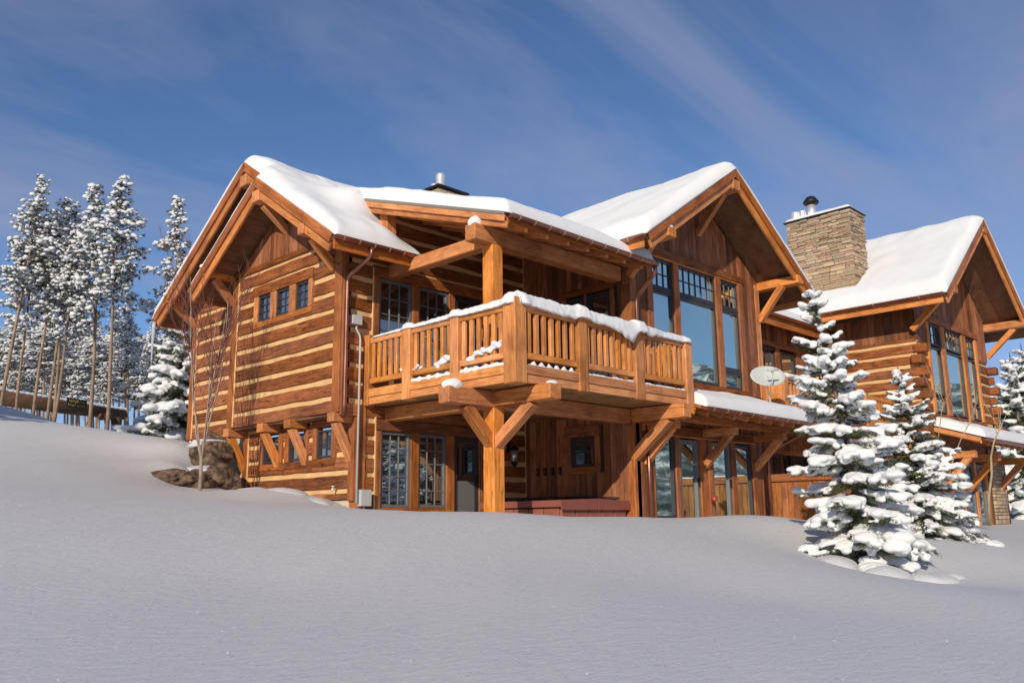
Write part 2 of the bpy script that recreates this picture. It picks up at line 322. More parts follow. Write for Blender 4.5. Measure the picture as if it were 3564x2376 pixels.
def board_wall(house, face, pl, u0,u1,z0,ztop, holes=(), bw=.2, mat='board_wood', name='board_wall', th=.03):
    """vertical boards of uneven width and relief; ztop is a number or a function of u"""
    zt = ztop if callable(ztop) else (lambda u: ztop)
    mb = MB(); n = 12
    hs = [h for h in holes]
    us = sorted(set([u0,u1] + [u0+(u1-u0)*i/n for i in range(n+1)] + [e for h in hs for e in h[:2] if u0 < e < u1]))
    for a, b in zip(us[:-1], us[1:]):
        zz = min(zt(a), zt(b)) - .02
        for (p,q,r,s) in subtract(a,b,z0,max(z0+.03,zz),hs): mbf(mb, face, pl, p,q,r,s,-.15,-.004)
    wall = mb.build(name, 'roof_core', house)
    u = u0
    while u < u1-.02:
        wv = bw*random.uniform(.75,1.3); v = min(u+wv, u1)
        if u1-v < .06: v = u1
        segs = [(z0, None)]
        cut = [h for h in hs if min(v,h[1])-max(u,h[0]) > .35*(v-u)]
        for h in sorted(cut, key=lambda h: h[2]):
            last = segs.pop(); segs.append((last[0], h[2])); segs.append((h[3], None))
        d = random.uniform(.0, .014)
        for (a, b) in segs:
            ta, tb = (b, b) if b is not None else (zt(u+.006), zt(v-.006))
            if max(ta,tb)-a < .05: continue
            uc, zc = (u+v)/2, a; h2 = (v-u)/2-.005
            # local X is up
            if face == 'F': prof = [(u+.005,a),(v-.005,a),(v-.005,tb),(u+.005,ta)]
            else: prof = [(u+.005,a),(v-.005,a),(v-.005,tb),(u+.005,ta)]
            vs = []
            for dd in (0, th+d):
                for (uu,z) in prof: vs.append((z-zc, uu-uc, dd))
            fs = [(0,1,2,3),(7,6,5,4),(0,4,5,1),(1,5,6,2),(2,6,7,3),(3,7,4,0)]
            me = mesh_of('board', vs, fs, False, mat)
            # columns: local x -> up, local y -> u, local z -> outward
            if face == 'F': M = Matrix(((0,1,0),(0,0,-1),(1,0,0)))
            else: M = Matrix(((0,0,-1),(0,1,0),(1,0,0)))
            M = M.to_4x4(); M.translation = fpt(face, pl, uc, zc, 0)
            bm = bmesh.new(); bm.from_mesh(me); bmesh.ops.recalc_face_normals(bm, faces=bm.faces); bm.to_mesh(me); bm.free()
            mk('board', me, M, wall)
        u = v
    return wall
def window(house, face, pl, u0,u1,z0,z1, cols=1, rows=1, sash=.05, mat='sash_paint', gl='glass', name='window', rec=.02):
    mb = MB()
    for (a,b,c,d) in ((u0,u0+sash,z0,z1),(u1-sash,u1,z0,z1),(u0+sash,u1-sash,z0,z0+sash),(u0+sash,u1-sash,z1-sash,z1)): mbf(mb, face, pl, a,b,c,d,-.08,.02+.0*rec)
    wn = mb.build(name, mat, house)
    gu, gz = (u1-u0-2*sash)/cols, (z1-z0-2*sash)/rows
    for i in range(cols):
        for j in range(rows):
            a = u0+sash+gu*i; c = z0+sash+gz*j
            p = fbox(face, pl, 'pane', a-.004,a+gu+.004,c-.004,c+gz+.004,-.045,-.03,'x' if 0 else gl, wn, 0)
            p.matrix_basis = p.matrix_basis @ Matrix.Rotation(random.gauss(0,.0016),4,'X') @ Matrix.Rotation(random.gauss(0,.0016),4,'Y'); 
    for i in range(1, cols): fbox(face, pl, 'muntin', u0+sash+gu*i-.012, u0+sash+gu*i+.012, z0+sash, z1-sash, -.032,-.008, mat, wn, .003)
    for j in range(1, rows): fbox(face, pl, 'muntin', u0+sash, u1-sash, z0+sash+gz*j-.012, z0+sash+gz*j+.012, -.031,-.010, mat, wn, .003)
    return wn
def trim(face, pl, u0,u1,z0,z1, parent, d=.055, mat='trim_wood', name='trim_board', d0=-.06): return fbox(face, pl, name, u0,u1,z0,z1,d0,d,mat,parent,.007)

def gutter(house, p0, p1, r=.075, straps=0, side=(0,-1,0)):   # half-round gutter; 'side' points away from the eave
    p0, p1 = Vector(p0), Vector(p1); t = (p1-p0).normalized(); s = Vector(side); z = Vector((0,0,1)); vs, fs = [], []
    prof = [(math.cos(a)*r, -math.sin(a)*r) for a in [math.pi*k/8 for k in range(9)]] + [(-math.cos(a)*(r-.008), -math.sin(a)*(r-.008)) for a in [math.pi*k/8 for k in range(9)]]
    for p in (p0, p1): vs += [p + s*a + z*b for a, b in prof]
    n = len(prof)
    for k in range(n): fs.append((k, (k+1)%n, n+(k+1)%n, n+k))
    for e in (0, n):
        fs.append(tuple(e+k for k in range(9)) if e == 0 else tuple(e+k for k in range(9))[::-1])
    g = mk('gutter', mesh_of('gutter', vs, fs, False, 'copper'), None, house)
    for k in range(straps):
        c = p0 + (p1-p0)*((k+.5)/straps); mb = MB()
        ring = [c + s*math.cos(a)*(r+.006) - z*math.sin(a)*(r+.006) for a in [math.pi*(-.05+.62*q/6) for q in range(7)]]
        for a, b in zip(ring[:-1], ring[1:]):
            mb.prism([a - t*.012, a + t*.012, b + t*.012, b - t*.012], (((a+b)/2-c).normalized())*.005)
        mb.build('gutter_strap', 'copper_strap', g)
    return g
def pipe(house, pts, r=.042, mat='copper', name='downspout'): return MB().tube(smooth_pts(pts), r, seg=10).build(name, mat, house, True)
def smooth_pts(pts, n=5):
    P = [Vector(p) for p in pts]; out = [P[0]]
    for k in range(1, len(P)-1):
        a = P[k] + (P[k-1]-P[k]).normalized()*min(.1,(P[k-1]-P[k]).length*.4); b = P[k] + (P[k+1]-P[k]).normalized()*min(.1,(P[k+1]-P[k]).length*.4)
        for q in range(n+1):
            t = q/n; out.append(a*(1-t)**2 + P[k]*2*t*(1-t) + b*t*t)
    return out + [P[-1]]
def slab(house, name, pts, th, mat, parent=None):    # flat slab from top polygon, thickness straight down
    bm = bmesh.new(); v = [bm.verts.new(p) for p in pts]; w2 = [bm.verts.new((p[0],p[1],p[2]-th)) for p in pts]; n = len(pts)
    bm.faces.new(v); bm.faces.new(w2[::-1])
    for k in range(n): bm.faces.new((v[k], w2[k], w2[(k+1)%n], v[(k+1)%n]))
    bmesh.ops.recalc_face_normals(bm, faces=bm.faces); me = bpy.data.meshes.new(name); bm.to_mesh(me); bm.free(); me.materials.append(MAT[mat])
    return mk(name, me, None, parent or house)
def smoothstep(a, b, x): t = min(1,max(0,(x-a)/(b-a))); return t*t*(3-2*t)

# snow lying on a roof: closed heightfield over a (s,t) patch
def snow_field(name, label, xy, zb, T, ns, nt_, edges, lump=.25, seed=0, bulge=.1, mat='snow', cat='snow', zbot=None, extra=None, e0=None, tmul=None):
    """xy(s,t)->(x,y); zb(x,y) base height; edges=(s0,s1,t0,t1) rounding widths in metres (0 = butts against something)"""
    zbot = zbot or zb
    P = [[Vector((*xy(i/ns, j/nt_), 0)) for i in range(ns+1)] for j in range(nt_+1)]
    vs, fs = [], []
    for j in range(nt_+1):
        ls = [0]
        for i in range(ns): ls.append(ls[-1] + (P[j][i+1]-P[j][i]).length)
        for i in range(ns+1):
            x, y = P[j][i].x, P[j][i].y
            d = []
            if edges[0]: d.append((ls[i], edges[0]*(e0(y) if e0 else 1)))
            if edges[1]: d.append((ls[-1]-ls[i], edges[1]))
            lt0 = sum((P[q+1][i]-P[q][i]).length for q in range(j)) if edges[2] else 0
            if edges[2]: d.append((lt0, edges[2]))
            if edges[3]: d.append((sum((P[q+1][i]-P[q][i]).length for q in range(j, nt_)), edges[3]))
            prof = 1.0
            for q, e in d:
                e = e*(1+.35*fn(x+seed, y, 3, 1.1, 2)); u = min(1, q/max(.03,e)); prof = min(prof, math.sqrt(max(0, 1-(1-u)**2)))
            th = T*(1+lump*fn(x+seed*3.1, y-seed, seed, .62, 3)+lump*.25*fn(x, y, seed+5, 2.1, 2))*prof
            if tmul: th *= tmul(x,y)
            th = max(0, th) + (extra(x,y)*prof if extra else 0); vs.append((x, y, max(zb(x,y)+th, zbot(x,y)+.012+.45*th)))
    n1 = ns+1
    for j in range(nt_):
        for i in range(ns): fs.append((j*n1+i, j*n1+i+1, (j+1)*n1+i+1, (j+1)*n1+i))
    ring = [i for i in range(n1)] + [j*n1+ns for j in range(1,nt_+1)] + [nt_*n1+i for i in range(ns-1,-1,-1)] + [j*n1 for j in range(nt_-1,0,-1)]
    b0 = len(vs)
    for q in range(b0): x, y, z = vs[q]; vs.append((x, y, min(z-.002, zbot(x,y)+.001)))
    for j in range(nt_):
        for i in range(ns): fs.append((b0+(j+1)*n1+i, b0+(j+1)*n1+i+1, b0+j*n1+i+1, b0+j*n1+i))
    m = len(ring)
    for k in range(m): a_, b_ = ring[k], ring[(k+1)%m]; fs.append((a_, b0+a_, b0+b_, b_))
    me = mesh_of(name, vs, fs, True, mat)
    bm = bmesh.new(); bm.from_mesh(me); bmesh.ops.recalc_face_normals(bm, faces=bm.faces); bm.to_mesh(me); bm.free()
    o = mk(name, me); return tag(o, label, cat, kind='stuff')
ICO = {}
def ico(sub):
    if sub not in ICO:
        bm = bmesh.new(); bmesh.ops.create_icosphere(bm, subdivisions=sub, radius=1); bm.verts.ensure_lookup_table()
        ICO[sub] = (np.array([v.co[:] for v in bm.verts]), [tuple(v.index for v in f.verts) for f in bm.faces]); bm.free()
    return ICO[sub]
def blob_mesh(name, blobs, voxel, mat, rough=.012, ns=7, sub=2, it=3):
    """blobs = [(centre, (rx,ry,rz), rotation about z, tilt)], merged into one soft surface"""
    V, F = ico(sub); vs, fs = [], []
    for (c, r, rz, ti) in blobs:
        M = (Matrix.Rotation(rz,3,'Z') @ Matrix.Rotation(ti,3,'Y')); A = np.array(M); i = len(vs)
        p = (V*np.array(r)) @ A.T + np.array(c); vs += [tuple(q) for q in p]; fs += [tuple(i+k for k in f) for f in F]
    me = mesh_of(name+'_raw', vs, fs); o = bpy.data.objects.new(name+'_tmp', me); COL.objects.link(o)
    md = o.modifiers.new('r', 'REMESH'); md.mode = 'VOXEL'; md.voxel_size = voxel; md.use_smooth_shade = True
    sm = o.modifiers.new('s', 'SMOOTH'); sm.iterations = it; sm.factor = .5
    dg = bpy.context.evaluated_depsgraph_get(); out = bpy.data.meshes.new_from_object(o.evaluated_get(dg)); out.name = name
    bpy.data.objects.remove(o); bpy.data.meshes.remove(me)
    if rough:
        n = len(out.vertices); co = np.zeros(n*3); out.vertices.foreach_get('co', co); nn = np.zeros(n*3); out.vertices.foreach_get('normal', nn); co = co.reshape(-1,3); nn = nn.reshape(-1,3)
        d = np.array([noise.noise(Vector(p)*ns) for p in co]); co += nn*(d*rough)[:,None]; out.vertices.foreach_set('co', co.ravel())
    out.materials.clear(); out.materials.append(MAT[mat]); out.polygons.foreach_set('use_smooth', [True]*len(out.polygons)); out.update()
    return out

# ------------------------------------------------------------------ ground
def tps(ctrl):
    P = np.array([c[:2] for c in ctrl]); z = np.array([c[2] for c in ctrl]); n = len(P)
    def U(r2): return np.where(r2 > 1e-9, .5*r2*np.log(np.maximum(r2,1e-9)), 0)
    K = U(((P[:,None]-P[None])**2).sum(-1)) + np.eye(n)*.03; Q = np.hstack([np.ones((n,1)), P])
    A = np.block([[K, Q], [Q.T, np.zeros((3,3))]]); s = np.linalg.solve(A, np.concatenate([z, np.zeros(3)]))
    def f(X):
        r2 = ((X[:,None]-P[None])**2).sum(-1); return U(r2) @ s[:n] + s[n] + X @ s[n+1:]
    return f
def c_(px, py, D): p = at(px, py, D); return (p.x, p.y, p.z)
CTRL = [(CAM.x, CAM.y, -4.78), (-16,-20,-5.6), (-4,-21,-5.9), (-20,-10,-4.6), (4,-18,-5.4), (12,-16,-5.0), (-9.4,-12,-4.45), (-7,-14,-4.65),
  c_(0,2376,5.2), c_(1782,2376,5.4), c_(3564,2376,6.2), c_(1782,2050,8.5), c_(900,2050,8.5), c_(2700,2080,9.5), c_(400,1900,9.5), c_(3400,2080,10),
  c_(1200,1766,15.6), c_(1756,1790,14.0), c_(2399,1817,15.0), c_(2813,1833,16), c_(1500,1780,14.5), c_(0,1700,13), c_(500,1722,15), c_(850,1745,16), c_(0,1560,19), c_(450,1560,21), c_(250,1625,17),
  c_(0,1412,26), c_(150,1452,26), c_(300,1507,26), c_(470,1513,24.5), (.2,8.2,-.92), (.5,9.5,-.9), c_(-350,1380,26), c_(-300,1560,18),
  (.1,4.2,-2.5), (-.4,2.4,-2.55), (-.2,1.0,-2.62), (-.1,.1,-2.86), (.2,7.0,-1.15), (-.6,5.9,-1.3), (-1.6,2.5,-2.55),
  *[c_(480+x/4.3548, 1400+y/4.3548, D) for (x,y,D) in ((150,880,19.7),(420,910,19.5),(640,950,19.6),(800,1040,19.7),(600,780,20.8),(860,880,20.9),(250,1120,18.4),(560,1265,18.5),(900,1350,18.2))],
  (3,-2,-3.28), (5.3,-3.2,-3.24), (8,-3.4,-3.26), (11,-3.6,-3.3), (8,1,-3.3), (4,3,-2.9), (3,7,-1.6), (14,-2,-3.35), (16,3,-3.3), (22,-4.6,-3.5), (25,0,-3.3),
  (4.67,-8.41,-4.02), (8.86,-7.76,-3.55), c_(3564,1932,16), c_(3300,1832,25), c_(3564,1838,27), c_(2500,1900,12.5), c_(3564,2060,12),
  (30,-8,-3.6), (32,6,-3), (0,30,-2.8), (10,26,-3.2), (-8,26,-.6), (-14,16,-.4), (-20,4,-2.2), (20,18,-3.6)]
_tps = tps(CTRL)
def ground_np(X):
    X = np.asarray(X, float); z = _tps(X)
    d = np.hypot(X[:,0]-3, X[:,1]+1); b = np.clip((d-27)/26, 0, 1); b = b*b*(3-2*b)
    far = -5.5 - .012*np.clip(d-40, 0, 400)
    z = np.clip(z, -9, 4)*(1-b) + far*b
    for (gx,gy,gs,gh) in ((-.3,2.3,.7,.08),): z = z + gh*np.exp(-((X[:,0]-gx)**2+(X[:,1]-gy)**2)/(2*gs*gs))
    return z
def ground_z(x, y): return float(ground_np([[x,y]])[0])
def build_ground():
    rad = np.concatenate([np.linspace(.6, 34, 190), np.geomspace(34.6, 3500, 46)])
    fa = YAW + np.radians(np.concatenate([np.linspace(-40, 44, 250), np.linspace(47, 317, 60)]))
    X = np.array([[CAM.x+r*math.cos(a), CAM.y+r*math.sin(a)] for r in rad for a in fa]); z = ground_np(X)
    # wind drifts: long low waves running across the slope
    for k in range(len(X)):
        x, y = X[k]; d = math.hypot(x-CAM.x, y-CAM.y)
        if d < 60:
            u = x*.80+y*.60; v = -x*.60+y*.80
            h = .035*fn(u*.1+v*.04, v*.5, 2.7, 1, 3) + .006*fn(u*.5, v*2.6, 8.1, 1, 3)
            z[k] += h*min(1, d/4)
    nr, na = len(rad), len(fa); vs = [(X[k][0], X[k][1], z[k]) for k in range(len(X))]; fs = []
    for i in range(nr-1):
        for j in range(na): fs.append((i*na+j, (i+1)*na+j, (i+1)*na+(j+1)%na, i*na+(j+1)%na))
    vs.append((CAM.x, CAM.y, ground_z(CAM.x, CAM.y))); c = len(vs)-1
    for j in range(na): fs.append((c, j, (j+1)%na))
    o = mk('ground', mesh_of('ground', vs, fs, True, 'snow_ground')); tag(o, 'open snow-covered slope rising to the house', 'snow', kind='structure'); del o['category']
build_ground()
def build_hills():                          # wooded mountainside across the valley behind the camera (seen mirrored in the panes)
    m, t, b = newmat('far_forest'); N = t.nodes.new; L = t.links.new
    tc = N('ShaderNodeTexCoord'); n = N('ShaderNodeTexNoise'); n.inputs['Scale'].default_value = .035; n.inputs['Detail'].default_value = 12; n.inputs['Roughness'].default_value = .75; L(tc.outputs['Object'], n.inputs['Vector'])
    r = ramp(t, [(.42, (.03,.04,.035)), (.5, (.16,.18,.19)), (.58, (.75,.77,.8))]); L(n.outputs[0], r.inputs[0]); L(r.outputs[0], b.inputs['Base Color']); b.inputs['Roughness'].default_value = .9
    vs, fs = [], []; na, nr = 120, 14
    for j in range(nr+1):
        for i in range(na+1):
            a = R(140 + 212*i/na); q = j/nr; rr = 420+520*q
            h = -14 + (q**1.1)*(120+80*fn(math.cos(a)*2.2, math.sin(a)*2.2, 4.2, 1.3, 4)) + 14*fn(math.cos(a)*9, math.sin(a)*9, q*4, 1, 4)*q
            vs.append((rr*math.cos(a), rr*math.sin(a), h))
    for j in range(nr):
        for i in range(na): q = j*(na+1)+i; fs.append((q, q+na+1, q+na+2, q+1))
    o = mk('hills', mesh_of('hills', vs, fs, True, 'far_forest')); o['kind'] = 'structure'
build_hills()

# ------------------------------------------------------------------ front house
H = thing('log_house', 'large log and timber lodge with raised deck, three snowy gables', 'house', (4.5, .5, -3.3))
S = .662
def zmain(x, y): return 5.22 - S*abs(y-3.6)
def zbump(x, y): return 4.345 - S*abs(y-2.278)
def zporch(x, y): return 2.34 + .33*(y+3.9)
def zgreat(x, y): return 5.118 - .663*abs(x-8.138)
# --- log walls
WU = [(2.79,3.37,1.34,1.97), (2.0,2.58,1.34,1.97), (1.23,1.78,1.34,1.97)]
log_wall(H, 'L', 0, .26, 4.30, -1.0, 2.62, [(1.08,3.55,1.22,2.2)])
log_wall(H, 'L', .4, 4.3, 7.2, -1.06, 2.4)
log_wall(H, 'L', .4, .2, 4.24, -2.72, -1.0, [(2.74,3.76,-2.0,-1.2), (1.72,2.62,-2.0,-1.2), (.66,1.5,-2.0,-1.2)])
log_wall(H, 'F', 0, .1, 5.3, -.84, 3.62, [(.74,4.0,-.84,2.05), (-1,1.1,2.46,4)], shift=-.05)
log_wall(H, 'F', 0, .62, 5.3, -2.98, -.84, [(.87,3.92,-2.98,-1.08)], shift=-.05)
# --- corner posts and tan edge strips
for (f,pl,u0,u1,z0,z1) in (('L',0,.0,.25,-1.02,2.6), ('L',0,4.31,4.56,-1.02,2.55), ('L',.4,7.21,7.44,-1.06,2.4), ('L',.4,.0,.19,-2.76,-1.0), ('L',.4,4.25,4.45,-2.7,-1.0), ('F',0,.4,.6,-2.98,-.86), ('F',0,-.02,.09,-1.02,2.5)):
    trim(f, pl, u0,u1,z0,z1, H, d=.055, mat='trim_wood', name='corner_post', d0=-.2)
for (f,pl,u0,u1,z0,z1) in (('L',0,4.265,4.308,-.98,2.6), ('L',.4,7.165,7.208,-1.04,2.3), ('L',.4,4.2,4.246,-2.7,-1.04), ('F',0,.70,.737,-.8,2.1), ('F',0,.83,.868,-2.95,-1.06), ('F',0,5.262,5.3,-2.95,3.5)):
    trim(f, pl, u0,u1,z0,z1, H, d=.05, mat='chinking', name='edge_strip', d0=-.01)
abox('foundation', .42,.75, .0,4.45, -3.5,-2.74, 'concrete', H, .004); abox('foundation', .47,.8, 4.46,7.4, -3.2,-1.07, 'concrete', H, .004)
abox('foundation', .45,5.3,.03,.3,-3.6,-2.985,'concrete',H,.004)
abox('corner_block', .0,.62,-.03,.2,-1.07,-.83,'trim_wood',H)
abox('floor_soffit', .02,.42,.02,4.54,-1.06,-1.004,'soffit_wood',H)
# --- gable boards
board_wall(H, 'L', .01, -.02, 4.56, 2.63, lambda u: zbump(0,u)-.3, bw=.17)
board_wall(H, 'L', .41, 2.0, 7.42, 2.41, lambda u: zmain(0,u)-.3, bw=.2)
fbox('L', 0, 'belt_board', .1,4.5,2.6,2.72,-.03,.06,'log_wood',H)
# --- windows of the left end wall
def triple(pl, ws, z0, z1, cols, rows, hdr, sill, jl, jr, per=False):
    first = None
    for (a,b) in ws:
        wn = window(H, 'L', pl, a, b, z0, z1, cols, rows, .045, gl='glass_dark'); first = first or wn
        for q in (0,): pass
        if per:
            trim('L', pl, a-.15,a-.003,z0-.02,z1+.06, wn); trim('L', pl, b+.003,b+.15,z0-.02,z1+.06, wn)
            trim('L', pl, a-.17,b+.17,z1+.06,z1+.2, wn, d=.07, mat='log_wood', name='header'); trim('L', pl, a-.15,b+.15,z0-.17,z0-.02, wn, d=.06, name='sill', mat='log_wood')
    if not per:
        us = sorted([v for w_ in ws for v in w_]); us = [jl]+us+[jr]
        for k in range(0, len(us), 2): trim('L', pl, us[k]+.003, us[k+1]-.003, z0-.01, z1+.01, first, mat='timber')
        trim('L', pl, jl-.02, jr+.05, z1+.012, z1+.24, first, d=.07, mat='log_wood', name='header'); trim('L', pl, jl, jr, z0-.15, z0-.012, first, mat='trim_wood', name='sill')
triple(0, [(1.25,1.76),(2.02,2.56),(2.81,3.35)], 1.36, 1.95, 2, 3, 0, 0, 1.1, 3.53)
triple(.4, [(.81,1.36),(1.86,2.47),(2.89,3.57)], -1.85, -1.27, 2, 2, 0, 0, 0, 0, True)
# --- windows and doors in the front log wall
def front_group(z0, z1, zd, wins, door, j0, j1, rows):
    first = None
    for (a,b) in wins:
        wn = window(H, 'F', 0, a, b, z0, z1, 3, rows, .055, 'sash_grey', 'glass_dark'); first = first or wn
    a, b = door; dr = window(H, 'F', 0, a, b, zd, z1, 1, 1, .1, 'sash_paint', 'glass_dark', name='door')
    fbox('F', 0, 'kick_panel', a+.1, b-.1, zd+.1, zd+.95, -.03, .0, 'sash_grey', dr); fbox('F', 0, 'door_handle', b-.075, b-.045, zd+.9, zd+1.08, .02, .06, 'dark_metal', dr, .004)
    es = [j0, wins[0][0], wins[0][1], wins[1][0], wins[1][1], a, b, j1]
    for k in range(0, 8, 2): trim('F', 0, es[k]+.003, es[k+1]-.003, z0-.1 if k < 4 else zd, z1+.01, first)
    trim('F', 0, j0-.02, j1+.05, z1+.012, z1+.24, first, d=.075, mat='log_wood', name='header')
    trim('F', 0, wins[0][0], wins[1][1], z0-.12, z0-.004, first, d=.05, name='sill')
front_group(-2.88, -1.34, -3.25, [(1.0,1.77),(1.99,2.77)], (3.0,3.74), .87, 3.92, 5)
front_group(.05, 1.9, -.5, [(.88,1.77),(1.95,2.82)], (3.01,3.85), .74, 4.0, 5)
abox('wall_base', .7,3.0,-.06,.0,-3.3,-2.98,'trim_wood',H); fbox('F',0,'wall_panel',.74,3.0,-.84,-.06,-.1,.0,'board_wood',H)
# --- recessed board wall (faces -X)
XR, YG = 5.307, -3.256
trim('L', XR, YG-.045, YG+.2, -3.4, -1.16, H, d=.045, name='corner_post', d0=-.1); trim('L', XR, YG-.045, YG+.2, -.8, 1.95, H, d=.045, name='corner_post', d0=-.1)
board_wall(H, 'L', XR, YG+.03, -.02, -3.3, -.9, [(-2.3,-1.33,-2.16,-1.1)], bw=.17)
board_wall(H, 'L', XR, YG+.03, -.02, -.9, lambda u: min(zporch(5,u)-.12, 3.6), [(-2.85,-1.3,-.55,2.0)], bw=.17)
sw = window(H, 'L', XR, -2.17, -1.47, -2.01, -1.35, 2, 2, .06, gl='glass_dark')
trim('L', XR, -2.3,-2.175,-2.16,-1.3, sw); trim('L', XR, -1.465,-1.33,-2.16,-1.3, sw); trim('L', XR, -2.33,-1.3,-1.345,-1.09, sw, d=.08, mat='log_wood', name='header'); trim('L', XR, -2.17,-1.47,-2.16,-2.015, sw, name='sill')
for (a,b) in ((-2.74,-2.05),(-1.98,-1.42)):
    dr = window(H, 'L', XR, a, b, -.5, 1.9, 1, 1, .1, gl='glass_dark', name='door'); trim('L', XR, a-.1 if a < -2.5 else a-.065, a-.003, -.5, 1.93, dr); trim('L', XR, b+.003, b+.1 if b > -1.5 else b+.005, -.5, 1.93, dr)
trim('L', XR, -2.87,-1.28,1.935,2.08, dr, d=.08, mat='log_wood', name='header')
for k, y in enumerate((-.46,-.69,-.92,-1.15)):
    MB().tube([(XR-.035,y,-2.02),(XR-.1,y,-2.0),(XR-.13,y,-2.06)], .012, seg=6).tube([(XR-.035,y,-2.1),(XR-.1,y,-2.14),(XR-.13,y,-2.09)], .012, seg=6).box(XR-.05,XR-.033,y-.02,y+.02,-2.17,-1.98).build('coat_hook', 'dark_metal', H)
# --- great room front
GH = [(5.88,10.12,-.2,2.98)]
board_wall(H, 'F', YG, XR, 10.97, -.95, lambda u: zgreat(u,0)-.3, GH, bw=.19)
board_wall(H, 'F', YG, XR, 10.62, -3.4, -.95, [(5.76,10.3,-3.4,-1.1)], bw=.2)
up1 = None
for (a,b,c) in ((6.12,6.96,3),(7.2,8.8,6),(9.05,9.88,3)):
    wn = window(H, 'F', YG, a, b, 2.05, 2.76, c, 2, .055); up1 = up1 or wn
    if c == 6: window(H, 'F', YG, a, b, -.01, 1.99, 1, 1, .065)
    else: window(H, 'F', YG, a, b, .46, 1.99, 1, 1, .06); window(H, 'F', YG, a, b, -.01, .4, 1, 1, .055)
    fbox('F', YG, 'transom_bar', a, b, 1.992, 2.048, -.08, .03, 'sash_paint', wn, .004)
    if c == 3: fbox('F', YG, 'transom_bar', a, b, .402, .458, -.08, .03, 'sash_paint', wn, .004)
for (a,b) in ((5.9,6.117),(6.963,7.197),(8.803,9.047),(9.883,10.1)): trim('F', YG, a,b,-.03,2.79, up1, d=.07, mat='trim_wood')
trim('F', YG, 5.8,10.14,2.8,2.98, up1, d=.1, mat='log_wood', name='header'); trim('F', YG, 5.9,10.1,2.764,2.798, up1, d=.075, mat='timber', name='head_trim'); trim('F', YG, 5.88,10.12,-.2,-.032, up1, d=.085, mat='log_wood', name='sill')
trim('F', YG, 10.75,10.975,-1.0,2.92, H, d=.05, mat='timber', name='corner_post', d0=-.22); trim('F', YG, 5.29,5.5,-3.3,2.4, H, d=.05, mat='trim_wood', name='corner_post', d0=-.25)
abox('side_wall', 10.7,10.96,YG,2,-1.0,2.8,'board_wood',H); abox('side_wall', 10.4,10.6,YG,2,-3.4,-1.0,'board_wood',H)
lw = None
for (a,b) in ((5.93,6.73),(9.3,10.08)):
    wn = window(H, 'F', YG, a, b, -3.16, -1.4, 1, 1, .06, 'sash_paint', 'glass'); lw = lw or wn
    trim('F', YG, a,b,-3.34,-3.165, wn, name='sill')
for (a,b,hs) in ((6.9,7.7,0),(8.24,9.08,1)):
    dr = window(H, 'F', YG, a, b, -3.36, -1.4, 1, 1, .1, 'sash_grey', 'glass', name='door'); fbox('F', YG, 'door_handle', b-.07,b-.045,-2.45,-2.25,.02,.07,'dark_metal',dr,.004)
for (a,b) in ((5.76,5.927),(6.733,6.897),(7.703,7.87),(8.06,8.237),(9.083,9.297),(10.083,10.28)): trim('F', YG, a,b,-3.4,-1.36, lw, d=.06)
trim('F', YG, 5.6,10.4,-1.33,-1.12, lw, d=.08, mat='log_wood', name='header'); trim('F', YG, 5.76,10.28,-1.358,-1.332, lw, d=.07, mat='timber', name='head_trim')
fbox('F', YG, 'wall_panel', 7.87,8.06,-3.4,-1.36,-.1,.03,'board_wood',H)
MB().box(.55,5.2,.22,.3,-3.4,2.6).build('room_backing', 'roof_core', H); MB().box(5.6,10.6,YG+.2,YG+.3,-3.5,3.0).build('room_backing', 'roof_core', H); MB().box(XR+.16,XR+.24,-3.0,-.1,-3.4,2.4).build('room_backing', 'roof_core', H)
MB().lathe([(.07,0),(.075,.02),(.075,.1),(.03,.12)], (8.0,YG-.2,-2.78), 14).build('siamese_valve', 'red_plastic', H, True)

# --- roofs of the left wing
def rake(roof, a, b, out, dz=0, w1=.2, w2=.2):
    """two layered fascia boards along a rake from a to b, 'out' = outward normal"""
    a, b, o_ = Vector(a), Vector(b), Vector(out); nrm = Vector((0,0,-1)); d = (b-a).normalized(); nrm = (nrm - d*nrm.dot(d)).normalized()
    beam('fascia_board', a+o_*.03+nrm*(w1/2-.01), b+o_*.03+nrm*(w1/2-.01), .06, w1, 'fascia_wood', roof, out)
    beam('fascia_board', a-o_*.03+nrm*(w1+w2/2-.03), b-o_*.03+nrm*(w1+w2/2-.03), .07, w2, 'timber', roof, out)
MX0, BX0 = -.40, -.792
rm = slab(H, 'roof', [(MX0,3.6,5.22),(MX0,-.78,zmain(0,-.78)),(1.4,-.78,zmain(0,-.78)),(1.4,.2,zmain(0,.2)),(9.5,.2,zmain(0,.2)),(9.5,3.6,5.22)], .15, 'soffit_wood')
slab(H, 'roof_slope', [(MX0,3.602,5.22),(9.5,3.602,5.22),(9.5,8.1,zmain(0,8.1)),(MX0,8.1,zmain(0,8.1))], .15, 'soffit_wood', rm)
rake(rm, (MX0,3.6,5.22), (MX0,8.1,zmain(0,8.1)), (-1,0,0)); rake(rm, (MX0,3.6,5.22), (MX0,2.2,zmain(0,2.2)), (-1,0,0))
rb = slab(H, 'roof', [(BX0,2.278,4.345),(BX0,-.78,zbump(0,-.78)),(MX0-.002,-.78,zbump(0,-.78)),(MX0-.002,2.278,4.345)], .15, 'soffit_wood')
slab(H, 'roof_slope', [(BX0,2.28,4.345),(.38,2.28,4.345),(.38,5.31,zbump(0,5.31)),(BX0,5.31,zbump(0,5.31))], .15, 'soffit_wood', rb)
rake(rb, (BX0,2.278,4.345), (BX0,5.31,zbump(0,5.31)), (-1,0,0)); rake(rb, (BX0,2.278,4.345), (BX0,-.78,zbump(0,-.78)), (-1,0,0))
